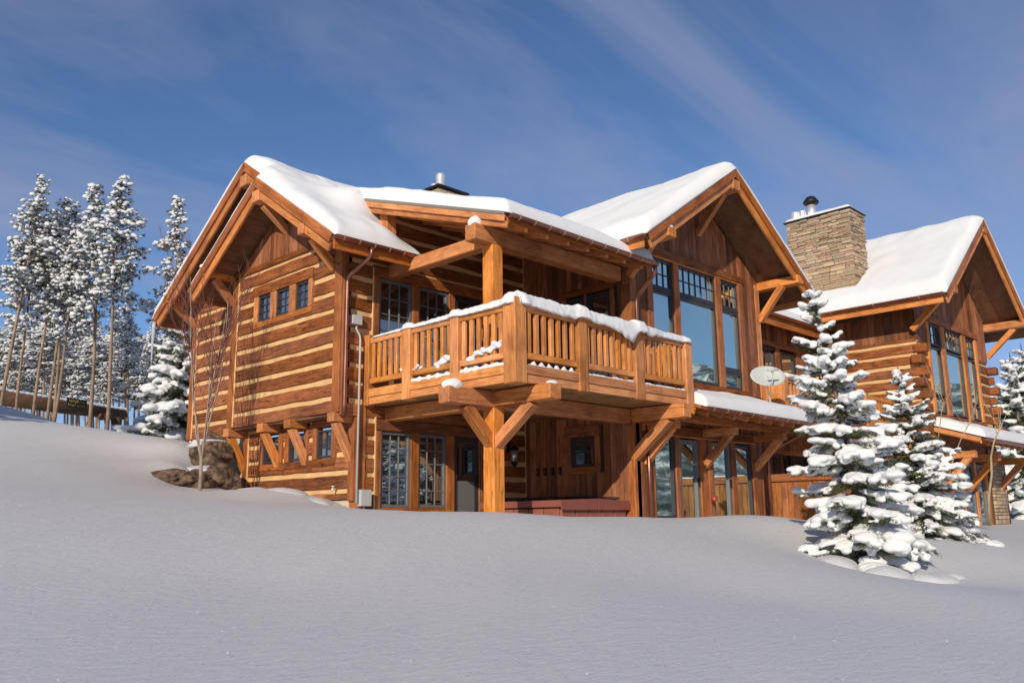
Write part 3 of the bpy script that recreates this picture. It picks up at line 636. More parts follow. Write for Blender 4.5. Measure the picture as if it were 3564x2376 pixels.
abox('fascia_board', BX0,1.36,-.80,-.75,2.02,2.26,'fascia_wood',rb); abox('fascia_board', MX0,4,8.08,8.13,zmain(0,8.1)-.26,zmain(0,8.1)-.02,'fascia_wood',rm)
abox('fascia_board', BX0,.3,5.29,5.34,zbump(0,5.31)-.26,zbump(0,5.31)-.02,'fascia_wood',rb)
gutter(H, (-.83,-.88,2.27), (1.38,-.88,2.27), .075, 6)
pipe(H, [(.05,-.88,2.2),(.05,-.86,2.02),(.0,-.14,1.72),(.0,-.14,-.98),(.05,-.02,-1.12)], .045)
# purlins and braces of the left gables
def bracket(roof, x0, x1, yc, z0, z1, wd, bx, bz0, bz1, xw):
    abox('purlin', x0,x1,yc-wd/2,yc+wd/2,z0,z1,'timber',roof,.012)
    beam('brace', (bx,yc,bz0), (xw,yc,bz1), wd*.72, .17, 'timber', roof, (0,1,0))
bracket(rb, -.84, 0, 4.66, 2.57, 2.79, .22, -.5, 2.56, 2.02, .02); bracket(rb, -.84, 0, .37, 2.57, 2.79, .22, -.55, 2.56, 2.02, .02)
abox('purlin', -.84,.0,2.13,2.43,3.78,4.05,'timber',rb,.012); beam('brace', (-.62,2.28,3.76), (.02,2.28,3.28), .16,.16,'timber',rb,(0,1,0))
bracket(rm, -.46, .4, 7.43, 2.48, 2.7, .22, -.2, 2.47, 1.98, .42); abox('purlin', -.46,.4,3.45,3.75,4.62,4.9,'timber',rm,.012)
# overhang brackets under the left bump-out
for y in (4.46, 2.93, 1.81, .18):
    ar = abox('bracket_arm', -.11,.5,y-.12,y+.12,-1.205,-1.012 if y > .5 else -1.02,'timber',H,.01)
    beam('brace', (.02,y,-1.2), (.43,y,-1.97), .17,.15,'timber',ar,(0,1,0))
# --- deck
DX, DY, DF = .561, -4.344, -.845
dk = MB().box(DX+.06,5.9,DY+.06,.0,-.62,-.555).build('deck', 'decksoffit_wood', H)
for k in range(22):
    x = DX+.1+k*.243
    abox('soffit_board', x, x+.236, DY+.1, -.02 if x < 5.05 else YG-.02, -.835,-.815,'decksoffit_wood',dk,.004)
for (z0,z1,d) in ((-.845,-.7,0),(-.694,-.53,.02)):
    abox('fascia_board', DX-d,DX+.05,DY+.05,-.02,z0,z1,'rail_wood',dk); abox('fascia_board', DX+.05,5.93,DY-d,DY+.05,z0,z1,'rail_wood',dk)
    abox('fascia_board', 5.88,5.93+d,DY+.052,YG-.02,z0,z1,'rail_wood',dk)
def railing(dk, a, b, posts, axis, fixed, inner, zt=.53, zb=-.31, n=.195, bw=.092):
    """rail between posts along an axis; 'fixed' = outer plane, inner = inner plane"""
    lo, hi = sorted((fixed, inner)); mid = (lo+hi)/2
    def bx(nm, u0,u1,v0,v1,z0,z1,mat='rail_wood',bev=.01):
        return abox(nm, u0,u1,v0,v1,z0,z1,mat,dk,bev) if axis == 'x' else abox(nm, v0,v1,u0,u1,z0,z1,mat,dk,bev)
    for (p0,p1) in zip(posts[:-1], posts[1:]):
        u0, u1 = p0[1], p1[0]
        bx('rail', u0,u1,mid-.045,mid+.045,zt-.115,zt); bx('rail', u0,u1,mid-.045,mid+.045,zb-.11,zb)
        k = max(2, round((u1-u0)/n)); st = (u1-u0)/k
        for i in range(k):
            c = u0+st*(i+.5)+random.uniform(-.006,.006); h = bw/2*random.uniform(.9,1.08)
            bx('baluster', c-h, c+h, mid-.03, mid+.03, zb+.002, zt-.117, 'rail_wood', .008)
railing(dk, 0,0,[(-4.4,-4.06),(-2.91,-2.69),(-1.52,-1.28),(-.17,.05)], 'y', DX, DX+.1)
railing(dk, 0,0,[(DX-.0,.86),(2.21,2.46),(3.94,4.21),(5.68,5.95)], 'x', DY, DY+.1)
railing(dk, 0,0,[(DY,DY+.2),(YG-.1,YG-.02)], 'y', 5.93, 5.83)
abox('post', DX-.03,DX+.27,DY-.03,DY+.27,-.87,.64,'rail_wood',dk,.015)
for (a,b) in ((-2.91,-2.69),(-1.52,-1.28),(-.19,.03)): abox('post', DX-.04,DX+.17,a,b,-.865,.6,'rail_wood',dk,.012)
for (a,b) in ((2.21,2.46),(3.94,4.21),(5.7,5.95)): abox('post', a,b,DY-.04,DY+.17,-.865,.6,'rail_wood',dk,.012)
# --- timber frame under the deck and porch roof
abox('post', 1.09,1.37,YG,YG+.28,-3.45,2.02,'timber',H,.015)
b1 = abox('beam', .0,5.2,YG-.012,YG+.27,-1.15,-.85,'timber',H,.015); abox('beam', 1.08,1.38,-4.66,-.02,-1.125,-.852,'timber',H,.015)
beam('brace', (.5,YG+.13,-1.14), (1.16,YG+.13,-1.8), .2,.2,'timber',H,(0,1,0)); beam('brace', (1.235,-4.12,-1.12), (1.235,-3.2,-1.8), .2,.2,'timber',H,(1,0,0))
abox('beam', 5.17,5.45,-4.62,YG-.02,-1.14,-.852,'timber',H,.015); beam('brace', (5.31,-4.15,-1.12), (5.31,-3.2,-1.9), .2,.22,'timber',H,(1,0,0))
abox('post', 5.2,5.42,YG-.05,YG-.0,-3.4,-1.15,'trim_wood',H)
abox('beam', .63,5.02,YG-.012,YG+.27,1.955,2.275,'timber',H,.015); abox('beam', 1.1,1.36,-3.0,-.02,1.95,2.22,'timber',H,.015)
rp = slab(H, 'roof', [(.8,-3.86,zporch(0,-3.86)),(5.35,-3.86,zporch(0,-3.86)),(5.35,-2.9,zporch(0,-2.9)),(7.0,2.3,zporch(0,2.3)),(.8,2.3,zporch(0,2.3))], .07, 'fascia_wood')
for x in (1.45,2.05,2.65,3.25,3.87,4.46,5.06): beam('rafter', (x,-3.82,zporch(0,-3.82)-.16), (x,-.05,zporch(0,-.05)-.16), .09,.17,'timber',rp,(1,0,0))
o_ = Vector((-1,0,0)); a, b = Vector((.8,-3.9,zporch(0,-3.9))), Vector((.8,.7,zporch(0,.7)))
for (dx,dz,hh,mat,nm) in ((-.03,-.03,.06,'metal_edge','metal_edge'),(-.02,-.12,.12,'timber','fascia_board'),(.03,-.24,.13,'timber','fascia_board')):
    beam(nm, a+Vector((dx,0 if dz > -.2 else -.03,dz)), b+Vector((dx,0,dz)), .05, hh, mat, rp, (1,0,0))
abox('fascia_board', .85,5.35,-3.9,-3.86,2.18,2.32,'fascia_wood',rp)
gutter(H, (.84,-3.985,2.3), (5.36,-3.985,2.27), .075, 11)
pipe(H, [(5.3,-3.985,2.22),(5.3,-3.98,2.05),(5.36,-3.4,1.6),(5.36,-3.4,-.5)], .045); pipe(H, [(5.56,-3.42,-1.2),(5.56,-3.42,-3.3)], .05)
# cheek wall between the main roof and the porch roof
mb = MB(); mb.prism([(1.0,-.1,zmain(0,-.1)), (1.0,2.3,zmain(0,2.3)), (1.0,2.3,zporch(0,2.3)-.1), (1.0,-.1,zporch(0,-.1)-.1)], (.08,0,0)); mb.build('cheek_wall', 'timber', H)
abox('post', .98,1.24,-.12,.14,2.5,zporch(0,0)-.18,'timber',H,.012)
# --- great room roof
GY0, GE0, GE1 = -4.411, 4.433, 11.842
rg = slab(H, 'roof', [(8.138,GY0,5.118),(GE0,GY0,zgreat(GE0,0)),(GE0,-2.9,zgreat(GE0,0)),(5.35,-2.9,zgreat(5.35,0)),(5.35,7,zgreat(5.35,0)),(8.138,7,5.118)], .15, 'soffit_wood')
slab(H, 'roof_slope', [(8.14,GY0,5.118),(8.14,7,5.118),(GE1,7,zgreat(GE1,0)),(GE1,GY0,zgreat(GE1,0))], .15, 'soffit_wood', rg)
for e in (GE0, GE1): rake(rg, (8.138,GY0,5.118), (e,GY0,zgreat(e,0)), (0,-1,0), w1=.19, w2=.19)
abox('fascia_board', GE0-.03,GE0+.02,GY0+.06,-2.9,2.36,2.58,'timber',rg); abox('fascia_board', GE1-.02,GE1+.03,GY0+.06,3,2.36,2.58,'timber',rg)
gutter(H, (GE0-.1,GY0-.02,2.6), (GE0-.1,-2.9,2.6), .075, 2, (-1,0,0))
for (xc,z0,z1) in ((5.3,2.75,2.97),(8.14,4.56,4.82),(11.08,2.78,3.0)):
    pu = abox('purlin', xc-.15,xc+.15,-4.47,YG+.1,z0,z1,'timber',rg,.012)
for (xc,ya,za,zb_) in ((5.3,-3.95,2.76,2.12),(8.14,-4.1,4.6,3.72),(10.98,-4.0,2.8,1.95)): beam('brace', (xc,ya,za), (xc,YG-.02,zb_), .16,.17,'timber',rg,(1,0,0))
# --- awning over the lower doors
zaw = lambda x,y: -.84 + .32*(y+4.56)
ra = slab(H, 'roof', [(5.98,-4.52,zaw(0,-4.52)),(10.72,-4.52,zaw(0,-4.52)),(10.72,YG-.03,zaw(0,YG)),(5.98,YG-.03,zaw(0,YG))], .07, 'fascia_wood')
for k in range(10): beam('rafter', (5.75+k*.54,-4.5,zaw(0,-4.5)-.15), (5.75+k*.54,YG-.04,zaw(0,YG)-.15), .08,.15,'timber',ra,(1,0,0))
abox('beam', 5.75,10.6,-4.12,-3.92,-1.12,-.96,'fascia_wood',ra)
gutter(H, (5.97,-4.62,-.86), (10.75,-4.62,-.88), .08, 9)
for x in (5.62,7.95,10.24):
    abox('bracket_arm', x-.1,x+.1,-4.16,YG-.02,-1.3,-1.122,'timber',ra,.01); beam('brace', (x,-4.02,-1.26), (x,YG-.02,-1.98), .15,.17,'timber',ra,(1,0,0))
pipe(H, [(10.7,-4.62,-.94),(10.68,-4.6,-1.05),(10.66,-3.5,-1.5),(10.66,-3.42,-1.62),(10.66,-3.42,-3.4)], .045)
# --- rear chimney
ch = MB().box(5.36,6.26,3.3,4.3,4.2,6.05).build('chimney', 'mortar', H)
for (a,b,z0) in [(5.33+.3*i, 5.33+.3*i+.29, 5.3+.15*j) for i in range(3) for j in range(5)]: abox('stone', a,b,3.24,3.3,z0,z0+.14,'ledge_stone',ch,.02)
for (a,b,z0) in [(3.25+.34*i, 3.25+.34*i+.33, 5.3+.15*j) for i in range(3) for j in range(5)]: abox('stone', 5.3,5.36,a,b,z0,z0+.14,'ledge_stone',ch,.02)
MB().box(5.22,6.4,3.16,4.44,6.06,6.12).build('chimney_cap', 'dark_metal', ch)
p = at(1533,640,25.9); p2 = at(1512,640,26.2)
for (q, r_, h_) in ((p,.14,.66),(p2,.11,.46)):
    MB().lathe([(r_*.7,0),(r_*.7,h_*.3),(r_*1.15,h_*.3),(r_*1.15,h_*.38),(r_,h_*.42),(r_,h_*.92),(r_*.8,h_)], (q.x,q.y,6.13), 18).build('flue_pipe', 'steel_pipe', ch, True)
# --- small fixtures
MB().box(.15,.37,-.16,-.03,.78,.97).build('junction_box', 'grey_box', H); MB().box(.42,.66,-.2,-.05,-2.86,-2.54).build('meter_box', 'grey_box', H)
pipe(H, [(.27,-.1,.79),(.27,-.1,.68),(.36,-.12,.55),(.36,-.12,-2.8)], .022, 'grey_box', 'conduit'); pipe(H, [(.54,-.12,-2.86),(.54,-.12,-3.3)], .022, 'grey_box', 'conduit')
lm = MB().box(4.63,4.73,-.06,-.035,-1.6,-1.35).tube([(4.68,-.05,-1.42),(4.68,-.2,-1.38),(4.68,-.24,-1.46)], .012).lathe([(.02,.0),(.11,-.06),(.12,-.09)], (4.68,-.24,-1.46), 12).lathe([(.1,-.4),(.05,-.46),(.01,-.5)], (4.68,-.24,-1.46), 12).build('wall_lantern', 'dark_metal', H)
MB().lathe([(.075,-.4),(.1,-.25),(.1,-.1)], (4.68,-.24,-1.46), 14).build('lamp_glass', 'lamp_glass', lm, True)
MB().tube([(.36,.6,-2.5),(.28,.6,-2.5),(.26,.6,-2.55)], .02).lathe([(.035,0),(.035,.02)], (.29,.6,-2.47), 10).build('spigot', 'steel_pipe', H, True)
MB().tube(smooth_pts([(-.06,.55,2.5),(-.07,.5,2.35),(-.07,.3,2.12),(-.06,.05,2.02),(-.06,-.02,2.1)]), .006, seg=5).build('cable', 'dark_metal', H)

# ------------------------------------------------------------------ stone-chimney house
B = thing('log_house', 'log house with tall stone chimney and snowy gable standing beyond the spruces', 'house', (19, -1, -3.4))
PX, PX1, PY, PR = 18.49, 25.3, -4.53, 21.9
zpav = lambda x,y: 6.78 - .75*abs(x-PR)
log_wall(B, 'L', PX, PY, -1.1, -.9, 2.35); board_wall(B, 'L', PX, PY, 2, 2.35, 3.75, bw=.28)
board_wall(B, 'L', PX, PY, -1.1, -3.5, -.9, bw=.25)
for k in range(9):                          # crossed log ends at the corners
    z = CH0+CHP*k+.04
    if -.9 < z < 2.2:
        for xx in (PX, PX1):
            abox('log_end', xx-.05-.2*(k%2==0) if xx == PX else xx-.1, xx+.2 if xx == PX else xx+.06+.16*(k%2), PY-.2-.12*(k%2), PY+.12, z, z+.28,'log_wood',B,.03)
log_wall(B, 'F', PY, PX+.15, 19.45, -.9, 2.35); log_wall(B, 'F', PY, 24.15, PX1-.1, -.9, 2.35)
board_wall(B, 'F', PY, PX, PX1, 2.35, lambda u: zpav(u,0)-.3, [(19.4,24.2,2.0,3.2)], bw=.26)
board_wall(B, 'F', PY, PX, PX1, -3.6, -.9, [(20.3,23.9,-3.6,-1.3)], bw=.26)
uw = None
for (a,b) in ((19.55,20.6),(20.95,22.62),(23.02,23.97)):
    c = 3 if b-a < 1.3 else 5
    wn = window(B, 'F', PY, a, b, 2.32, 3.02, c, 2, .06, name='window'); uw = uw or wn
    if c == 3: window(B, 'F', PY, a, b, .66, 2.26, 1, 1, .06); window(B, 'F', PY, a, b, .1, .6, 1, 1, .06)
    else: window(B, 'F', PY, a, b, .1, 2.26, 1, 1, .06)
for (a,b) in ((19.35,19.547),(20.603,20.947),(22.623,23.017),(23.973,24.17)): trim('F', PY, a,b,.05,3.05, uw, d=.08, mat='timber')
trim('F', PY, 19.3,24.25,3.06,3.25, uw, d=.12, mat='log_wood', name='header'); trim('F', PY, 19.2,24.3,-.3,.04, uw, d=.1, mat='log_wood', name='sill')
fbox('F', PY, 'wall_panel', 19.46,24.14,-.95,-.28,-.12,.02,'board_wood',B); MB().box(19.0,25.0,PY+.2,PY+.3,-3.6,3.4).build('room_backing', 'roof_core', B); MB().box(14.0,18.0,-.9,-.8,-3.4,2.6).build('room_backing', 'roof_core', B)
lw2 = None
for (a,b) in ((20.4,21.3),(21.5,22.5),(22.7,23.6)):
    wn = window(B, 'F', PY, a, b, -3.5, -1.45, 1, 1, .1, 'sash_grey', 'glass_dark', name='door'); lw2 = lw2 or wn
for (a,b) in ((20.2,20.397),(21.303,21.497),(22.503,22.697),(23.603,23.8)): trim('F', PY, a,b,-3.6,-1.4, lw2, mat='timber')
trim('F', PY, 20.1,23.9,-1.398,-1.2, lw2, d=.08, mat='log_wood', name='header')
st = MB().box(23.95,25.2,PY-.12,PY,-3.7,-.95).build('stone_pier', 'mortar', B)
zz = -3.6
while zz < -1.0:
    h = random.uniform(.1,.16); x = 23.9
    while x < 25.2:
        wd = min(random.uniform(.25,.5), 25.25-x); abox('stone', x+.008,x+wd-.008,PY-.12-random.uniform(.04,.09),PY-.1,zz+.006,zz+h-.006,'ledge_stone',st,.015); x += max(wd,.1)
    zz += h
pipe(B, [(25.32,PY-.15,-1.2),(25.32,PY-.15,-3.6)], .05)
ry = PY-1.37
rv = slab(B, 'roof', [(PR,ry,6.78),(17.45,ry,zpav(17.45,0)),(17.45,3,zpav(17.45,0)),(PR,3,6.78)], .16, 'soffit_wood')
slab(B, 'roof_slope', [(PR+.002,ry,6.78),(PR+.002,3,6.78),(26.35,3,zpav(26.35,0)),(26.35,ry,zpav(26.35,0))], .16, 'soffit_wood', rv)
for e in (17.45, 26.35): rake(rv, (PR,ry,6.78), (e,ry,zpav(e,0)), (0,-1,0), w1=.22, w2=.22)
abox('fascia_board', 17.4,17.46,ry+.06,2.8,zpav(17.45,0)-.34,zpav(17.45,0)-.12,'timber',rv); gutter(B, (17.33,ry,zpav(17.45,0)-.05), (17.33,2.5,zpav(17.45,0)-.05), .09, 6, (-1,0,0))
for (xc,dz) in ((18.3,-.55),(PR,-.5),(25.5,-.55)):
    abox('purlin', xc-.16,xc+.16,ry-.06,PY,zpav(xc,0)+dz,zpav(xc,0)+dz+.27,'timber',rv,.012)
    beam('brace', (xc,ry+.35,zpav(xc,0)+dz), (xc,PY,zpav(xc,0)+dz-.95), .18,.18,'timber',rv,(1,0,0))
zaw2 = lambda x,y: -.8 + .32*(y-ry)
rw = slab(B, 'roof', [(19.2,ry-.02,zaw2(0,ry)),(25.6,ry-.02,zaw2(0,ry)),(25.6,PY-.03,zaw2(0,PY)),(19.2,PY-.03,zaw2(0,PY))], .07, 'fascia_wood')
for k in range(10): beam('rafter', (19.3+k*.68,ry,zaw2(0,ry)-.15), (19.3+k*.68,PY-.04,zaw2(0,PY)-.15), .09,.16,'timber',rw,(1,0,0))
beam('fascia_board', (19.2,ry,zaw2(0,ry)-.1), (19.2,PY,zaw2(0,PY)-.1), .06,.18,'timber',rw,(1,0,0)); gutter(B, (19.2,ry-.1,-.86), (25.6,ry-.1,-.88), .09, 0)
for x in (19.6,21.9,24.9):
    abox('bracket_arm', x-.12,x+.12,ry+.3,PY,-1.42,-1.2,'timber',rw,.01); beam('brace', (x,ry+.5,-1.38), (x,PY,-2.35), .18,.2,'timber',rw,(1,0,0))
# link wall between the houses
LY = -1.1
board_wall(B, 'F', LY, 10.98, PX, -.9, 3.0, [(14.4,17.3,-.5,2.2)], bw=.24); board_wall(B, 'F', LY, 10.65, PX, -3.5, -.9, [(14.8,17.6,-2.3,-1.2)], bw=.24)
wn = window(B, 'F', LY, 14.5, 15.75, .4, 2.15, 4, 3, .07, gl='glass_dark'); d2 = window(B, 'F', LY, 16.05, 17.15, -.45, 2.1, 1, 1, .16, gl='glass_dark', name='door')
for (a,b) in ((14.36,14.497),(15.753,16.047),(17.153,17.35)): trim('F', LY, a,b,-.5,2.18, wn)
trim('F', LY, 14.3,17.4,2.182,2.34, wn, d=.08, name='header'); fbox('F', LY, 'wall_panel', 14.5,15.75,-.5,.395,-.1,.02,'board_wood',B)
for (a,b) in ((14.9,16.1),(16.3,17.5)):
    wn = window(B, 'F', LY, a, b, -2.3, -1.25, 3 if a < 15 else 1, 2 if a < 15 else 1, .07, gl='glass_dark'); trim('F', LY, a-.12,b+.12,-1.245,-1.1, wn, name='header')
zlink = lambda x,y: 3.02 + .42*(y+1.75)
rl = slab(B, 'roof', [(11.0,-1.75,3.02),(18.4,-1.75,3.02),(18.4,2.6,zlink(0,2.6)),(11.0,2.6,zlink(0,2.6))], .1, 'soffit_wood')
abox('fascia_board', 11.0,18.4,-1.79,-1.74,2.62,2.94,'trim_wood',rl); gutter(B, (11.0,-1.87,2.98), (18.4,-1.87,2.96), .08, 0)
pipe(B, [(11.3,-1.87,2.9),(11.3,-1.85,2.72),(11.05,-1.2,2.4),(11.05,-1.2,1.5)], .04, 'grey_box')
MB().tube([(18.1,LY-.03,1.4),(18.1,LY-.3,1.55),(18.1,LY-.36,1.4)], .02).lathe([(.03,0),(.14,-.1),(.1,-.35),(.03,-.42)], (18.1,LY-.36,1.4), 10).build('wall_lantern', 'dark_metal', B)
# link balcony
BY = -3.8
db = MB().box(11.05,PX,BY+.05,LY,-.6,-.54).build('balcony', 'decksoffit_wood', B)
abox('fascia_board', 11.05,PX,BY-.02,BY+.05,-.84,-.53,'trim_wood',db); abox('fascia_board', 11.0,11.05,BY,YG,-.84,-.53,'trim_wood',db)
railing(db, 0,0,[(11.0,11.2),(12.2,12.42),(14.1,14.3),(16,16.2),(18.2,18.45)], 'x', BY, BY+.1, zt=.4, zb=-.4, n=.2); 
for a in (11.0,12.2,14.1,16,18.2): abox('post', a,a+.22,BY-.04,BY+.18,-.86,.46,'rail_wood',db,.012)
abox('side_panel', 11.02,11.12,BY+.18,YG,-.5,.38,'rail_wood',db)
# tall stone chimney
cx0, cx1, cy0, cy1, cz0, cz1 = 18.15, 19.28, -2.9, -.65, 3.2, 7.0
ch = MB().box(cx0,cx1,cy0,cy1,cz0,cz1).build('chimney', 'mortar', B)
stones = []; zz = 4.05
while zz < cz1-.03:
    h = min(random.choice((.05,.07,.09,.12))*random.uniform(.85,1.15), cz1-zz)
    for (f, a0, a1) in (('L',cy0-.05,cy1),('F',cx0-.05,cx1)):
        u = a0
        while u < a1-.04:
            wd = min(random.uniform(.14,.55), a1-u); wd = a1-u if a1-u-wd < .08 else wd; d = random.uniform(.02,.09)
            stones.append((f, u, u+wd, zz, zz+h, d)); u += wd
    zz += h
rest = MB()
for k, (f,a,b,c,d,e) in enumerate(stones):
    if k < len(stones)-295: mbf(rest, f, cx0 if f == 'L' else cy0, a+.006,b-.006,c+.005,d-.005,-.02,e); continue
    fbox(f, cx0 if f == 'L' else cy0, 'stone', a+.006,b-.006,c+.005,d-.005,-.02,e,'ledge_stone',ch,.013)
if rest.v: q = rest.build('stone_courses', 'ledge_stone', ch); q['kind'] = 'stuff'
abox('chimney_cap', cx0-.08,cx1+.06,cy0-.1,cy1+.08,cz1+.002,cz1+.06,'dark_metal',ch,.01)
p = at(2600+500/2.2396, 650+150/2.2396, 1); d_ = p-CAM; q = CAM + d_*((18.8-CAM.x)/d_.x)
MB().lathe([(.15,0),(.15,.62)], (q.x,q.y,cz1+.08), 20).build('flue_pipe', 'steel_pipe', ch, True)
MB().lathe([(.16,.6),(.16,.66),(.26,.66),(.28,.72),(.15,.9),(.03,.95)], (q.x,q.y,cz1+.1), 20).build('flue_cap', 'dark_metal', ch, True)
for (px, s_) in ((378,.17),(432,.13)):
    p = at(2600+px/2.2396, 650+215/2.2396, 1); d_ = p-CAM; q = CAM + d_*((18.6-CAM.x)/d_.x)
    MB().lathe([(s_*.6,0),(s_*.6,.12),(s_*1.1,.12),(s_,.2),(s_,.4),(s_*.8,.44)], (q.x,q.y,cz1+.08), 18).build('flue_pipe', 'steel_pipe', ch, True)
# heat cable zigzag along the pavilion eave
pts = []
for k in range(9):
    y0 = ry+.15+k*.75; pts += [(17.42,y0,zpav(17.45,0)+.03), (17.62,y0+.12,zpav(17.62,0)+.36), (17.95,y0+.4,zpav(17.95,0)+.33)]
MB().tube(smooth_pts(pts), .012, seg=5).build('heat_cable', 'dark_metal', B)

# ------------------------------------------------------------------ snow on the roofs
def lerp(a, b, t): return a+(b-a)*t
def soft(v, e=.28): return math.sqrt(v*v+e*e)-e*.35
zs_main = lambda x,y: 5.22 - S*soft(y-3.6); zs_bump = lambda x,y: 4.345 - S*soft(y-2.278, .2)
zmin = lambda f,g: (lambda x,y: min(f(x,y), g(x,y)+.0))
ramp_b = lambda x: .42*smoothstep(-.62, -.3, x)
def z_left(x, y): return max(zs_main(x,y), -9)
snow_field('roof_snow', 'smooth snow blanket on the log wing roof above the end gable', lambda s,t: (lerp(lerp(-.83,-.445,smoothstep(2.15,2.6,lerp(-.92,8.2,t))),1.3,s), lerp(-.92,8.2,t)), z_left, .3, 40, 130, (.28,0,.32,.3), .3, 1, zbot=zmain, tmul=lambda x,y: 1-.85*smoothstep(.45,1.28,x)*(1-smoothstep(-.2,.7,y)), extra=lambda x,y: max(0, zporch(x,y)-.02-zmain(x,y)-.3)*smoothstep(-.1,.7,x)*smoothstep(.0,.6,y)*(1-smoothstep(2.0,2.8,y)) + .14*smoothstep(.1,.75,x)*smoothstep(.2,.7,y)*(1-smoothstep(1.6,2.6,y)))
snow_field('roof_snow', 'snow covering the ridge of the log wing behind the porch roof', lambda s,t: (lerp(1.3,9.4,s), lerp(.6,8.2,t)), z_left, .3, 60, 60, (0,0,0,.3), .25, 1, zbot=zmain)
snow_field('roof_snow', 'snow on the small projecting gable of the log wing', lambda s,t: (lerp(-.82,-.36,s), lerp(1.7,5.36,t)), lambda x,y: zs_bump(x,y)-.02, .29, 12, 60, (.26,0,.3,.3), .25, 1, zbot=zbump)
snow_field('roof_snow', 'rounded snow blanket on the low porch roof above the deck', lambda s,t: (lerp(.74,lerp(5.3,7.2,smoothstep(.14,1,t)),s), lerp(-4.0,2.6,t)), zporch, .3, 70, 80, (.22,.3,.3,0), .22, 3)
snow_field('roof_snow', 'snow blanket on the great room gable roof', lambda s,t: (lerp(max(4.36, lerp(4.36, 7.3, (lerp(-4.48,6.8,t)+2.95)/6.5)), 11.92, s), lerp(-4.48,6.8,t)), lambda x,y: 5.118-.663*soft(x-8.138), .3, 90, 100, (.3,.3,.28,0), .22, 5, zbot=zgreat)
snow_field('roof_snow', 'long roll of snow on the awning above the lower doors', lambda s,t: (lerp(5.97,10.8,s), lerp(-4.66,YG-.05,t)), zaw, .27, 70, 22, (.1,.3,.24,0), .16, 9)
snow_field('roof_snow', 'broad snow blanket on the roof beside the tall stone chimney', lambda s,t: (lerp(17.36,26.45,s), lerp(ry-.08,2.9,t)), lambda x,y: 6.78-.75*soft(x-PR), .32, 90, 80, (.3,.3,.28,0), .25, 11, zbot=zpav)
snow_field('roof_snow', 'snow on the low link roof between the two houses', lambda s,t: (lerp(11.0,18.4,s), lerp(-1.9,2.5,t)), zlink, .25, 40, 26, (.1,0,.3,0), .3, 13)
snow_field('roof_snow', 'snow on the awning of the stone-chimney house', lambda s,t: (lerp(19.1,25.7,s), lerp(ry-.14,PY-.05,t)), zaw2, .28, 40, 16, (.3,.3,.28,0), .3, 15)
snow_field('cap_snow', 'thin snow lying on the cap of the tall stone chimney', lambda s,t: (lerp(cx0-.08,cx1+.08,s), lerp(cy0-.1,cy1+.08,t)), lambda x,y: cz1+.06, .13, 14, 24, (.3,.3,.3,.3), .4, 17)
# snow on the deck rails, post heads and beam ends
def run(p0, p1, n, r, h, jit=.03, drop=0, rnd=random.Random(3)):
    out = []; p0, p1 = Vector(p0), Vector(p1); ln = (p1-p0).length; ang = math.atan2((p1-p0).y, (p1-p0).x); n = max(4, int(ln/.045)); so_ = rnd.uniform(0,50)
    for k in range(n+1):
        p = p0.lerp(p1, k/n); q = k*ln/n; a_ = 1+.32*noise.noise(Vector((q*2.1,so_,0)))+.1*noise.noise(Vector((q*6,so_,3))); c_2 = 1+.35*noise.noise(Vector((q*1.7,so_,9)))
        off = jit*1.5*noise.noise(Vector((q*1.9,so_,5)))
        out.append(((p.x+off*math.sin(ang), p.y+off*math.cos(ang), p.z+h*.35*c_2), (.1, r*a_, h*c_2), ang, 0))
        if drop and noise.noise(Vector((q*2.6,so_,2))) > -.15:
            g_ = drop*(.55+.6*noise.noise(Vector((q*4,so_,4)))); out.append(((p.x, p.y-r*.6, p.z-g_*.35), (.085, .06, abs(g_)*.62), ang, 0))
    return out
def cap_sweep(name, label, p0, p1, out, W_, H_, D_, bumps=(), seed=0):
    """settled snow cap along a rail; W_, H_, D_ are functions of the distance: half width, height, overhang drop"""
    p0, p1, o = Vector(p0), Vector(p1), Vector(out); ln = (p1-p0).length; n = int(ln/.03); vs, fs = [], []
    for k in range(n+1):
        q = ln*k/n; c = p0.lerp(p1, k/n); tp = min(1, min(q, ln-q)/.1+.15)
        w1, h1, d1 = W_(q)*(.6+.4*tp), H_(q)*tp, D_(q)*tp
        for (bq, bh, bw) in bumps: g = math.exp(-((q-bq)/bw)**4); h1 = max(h1, bh*g); w1 += .035*g; d1 *= 1-g*.7
        h1 *= 1+.16*noise.noise(Vector((q*3.1,seed,0)))+.07*noise.noise(Vector((q*9,seed,2))); ring = []
        for j in range(13):
            t = math.pi*j/12; ring.append((-math.cos(t)*w1*(1+.08*noise.noise(Vector((q*5,seed+j,1)))), math.sin(t)**.75*h1))
        f = d1*(1+.35*noise.noise(Vector((q*6,seed,7)))); x_ = ring[-1][0]
        ring += [(x_+.012, -f*.5), (x_-.01, -f*.95), (x_-.05, -f*.8), (x_-.075, -.012), (0, -.012)]
        for j, (a_, b_) in enumerate(ring):
            e = .012*noise.noise(Vector((q*11,j*.9,seed)))+.006*noise.noise(Vector((q*26,j*1.7,seed))); vs.append(c + o*(a_+e) + Vector((0,0,b_+e)))
    m = 18
    for k in range(n):
        for j in range(m): fs.append((k*m+j, k*m+(j+1)%m, (k+1)*m+(j+1)%m, (k+1)*m+j))
    fs += [tuple(range(m))[::-1], tuple(n*m+j for j in range(m))]
    me = mesh_of(name, vs, fs, True, 'snow_fine'); bm = bmesh.new(); bm.from_mesh(me); bmesh.ops.recalc_face_normals(bm, faces=bm.faces); bm.to_mesh(me); bm.free()
    tag(mk(name, me), label, 'snow', kind='stuff')
XC, YC = DX+.05, DY+.05
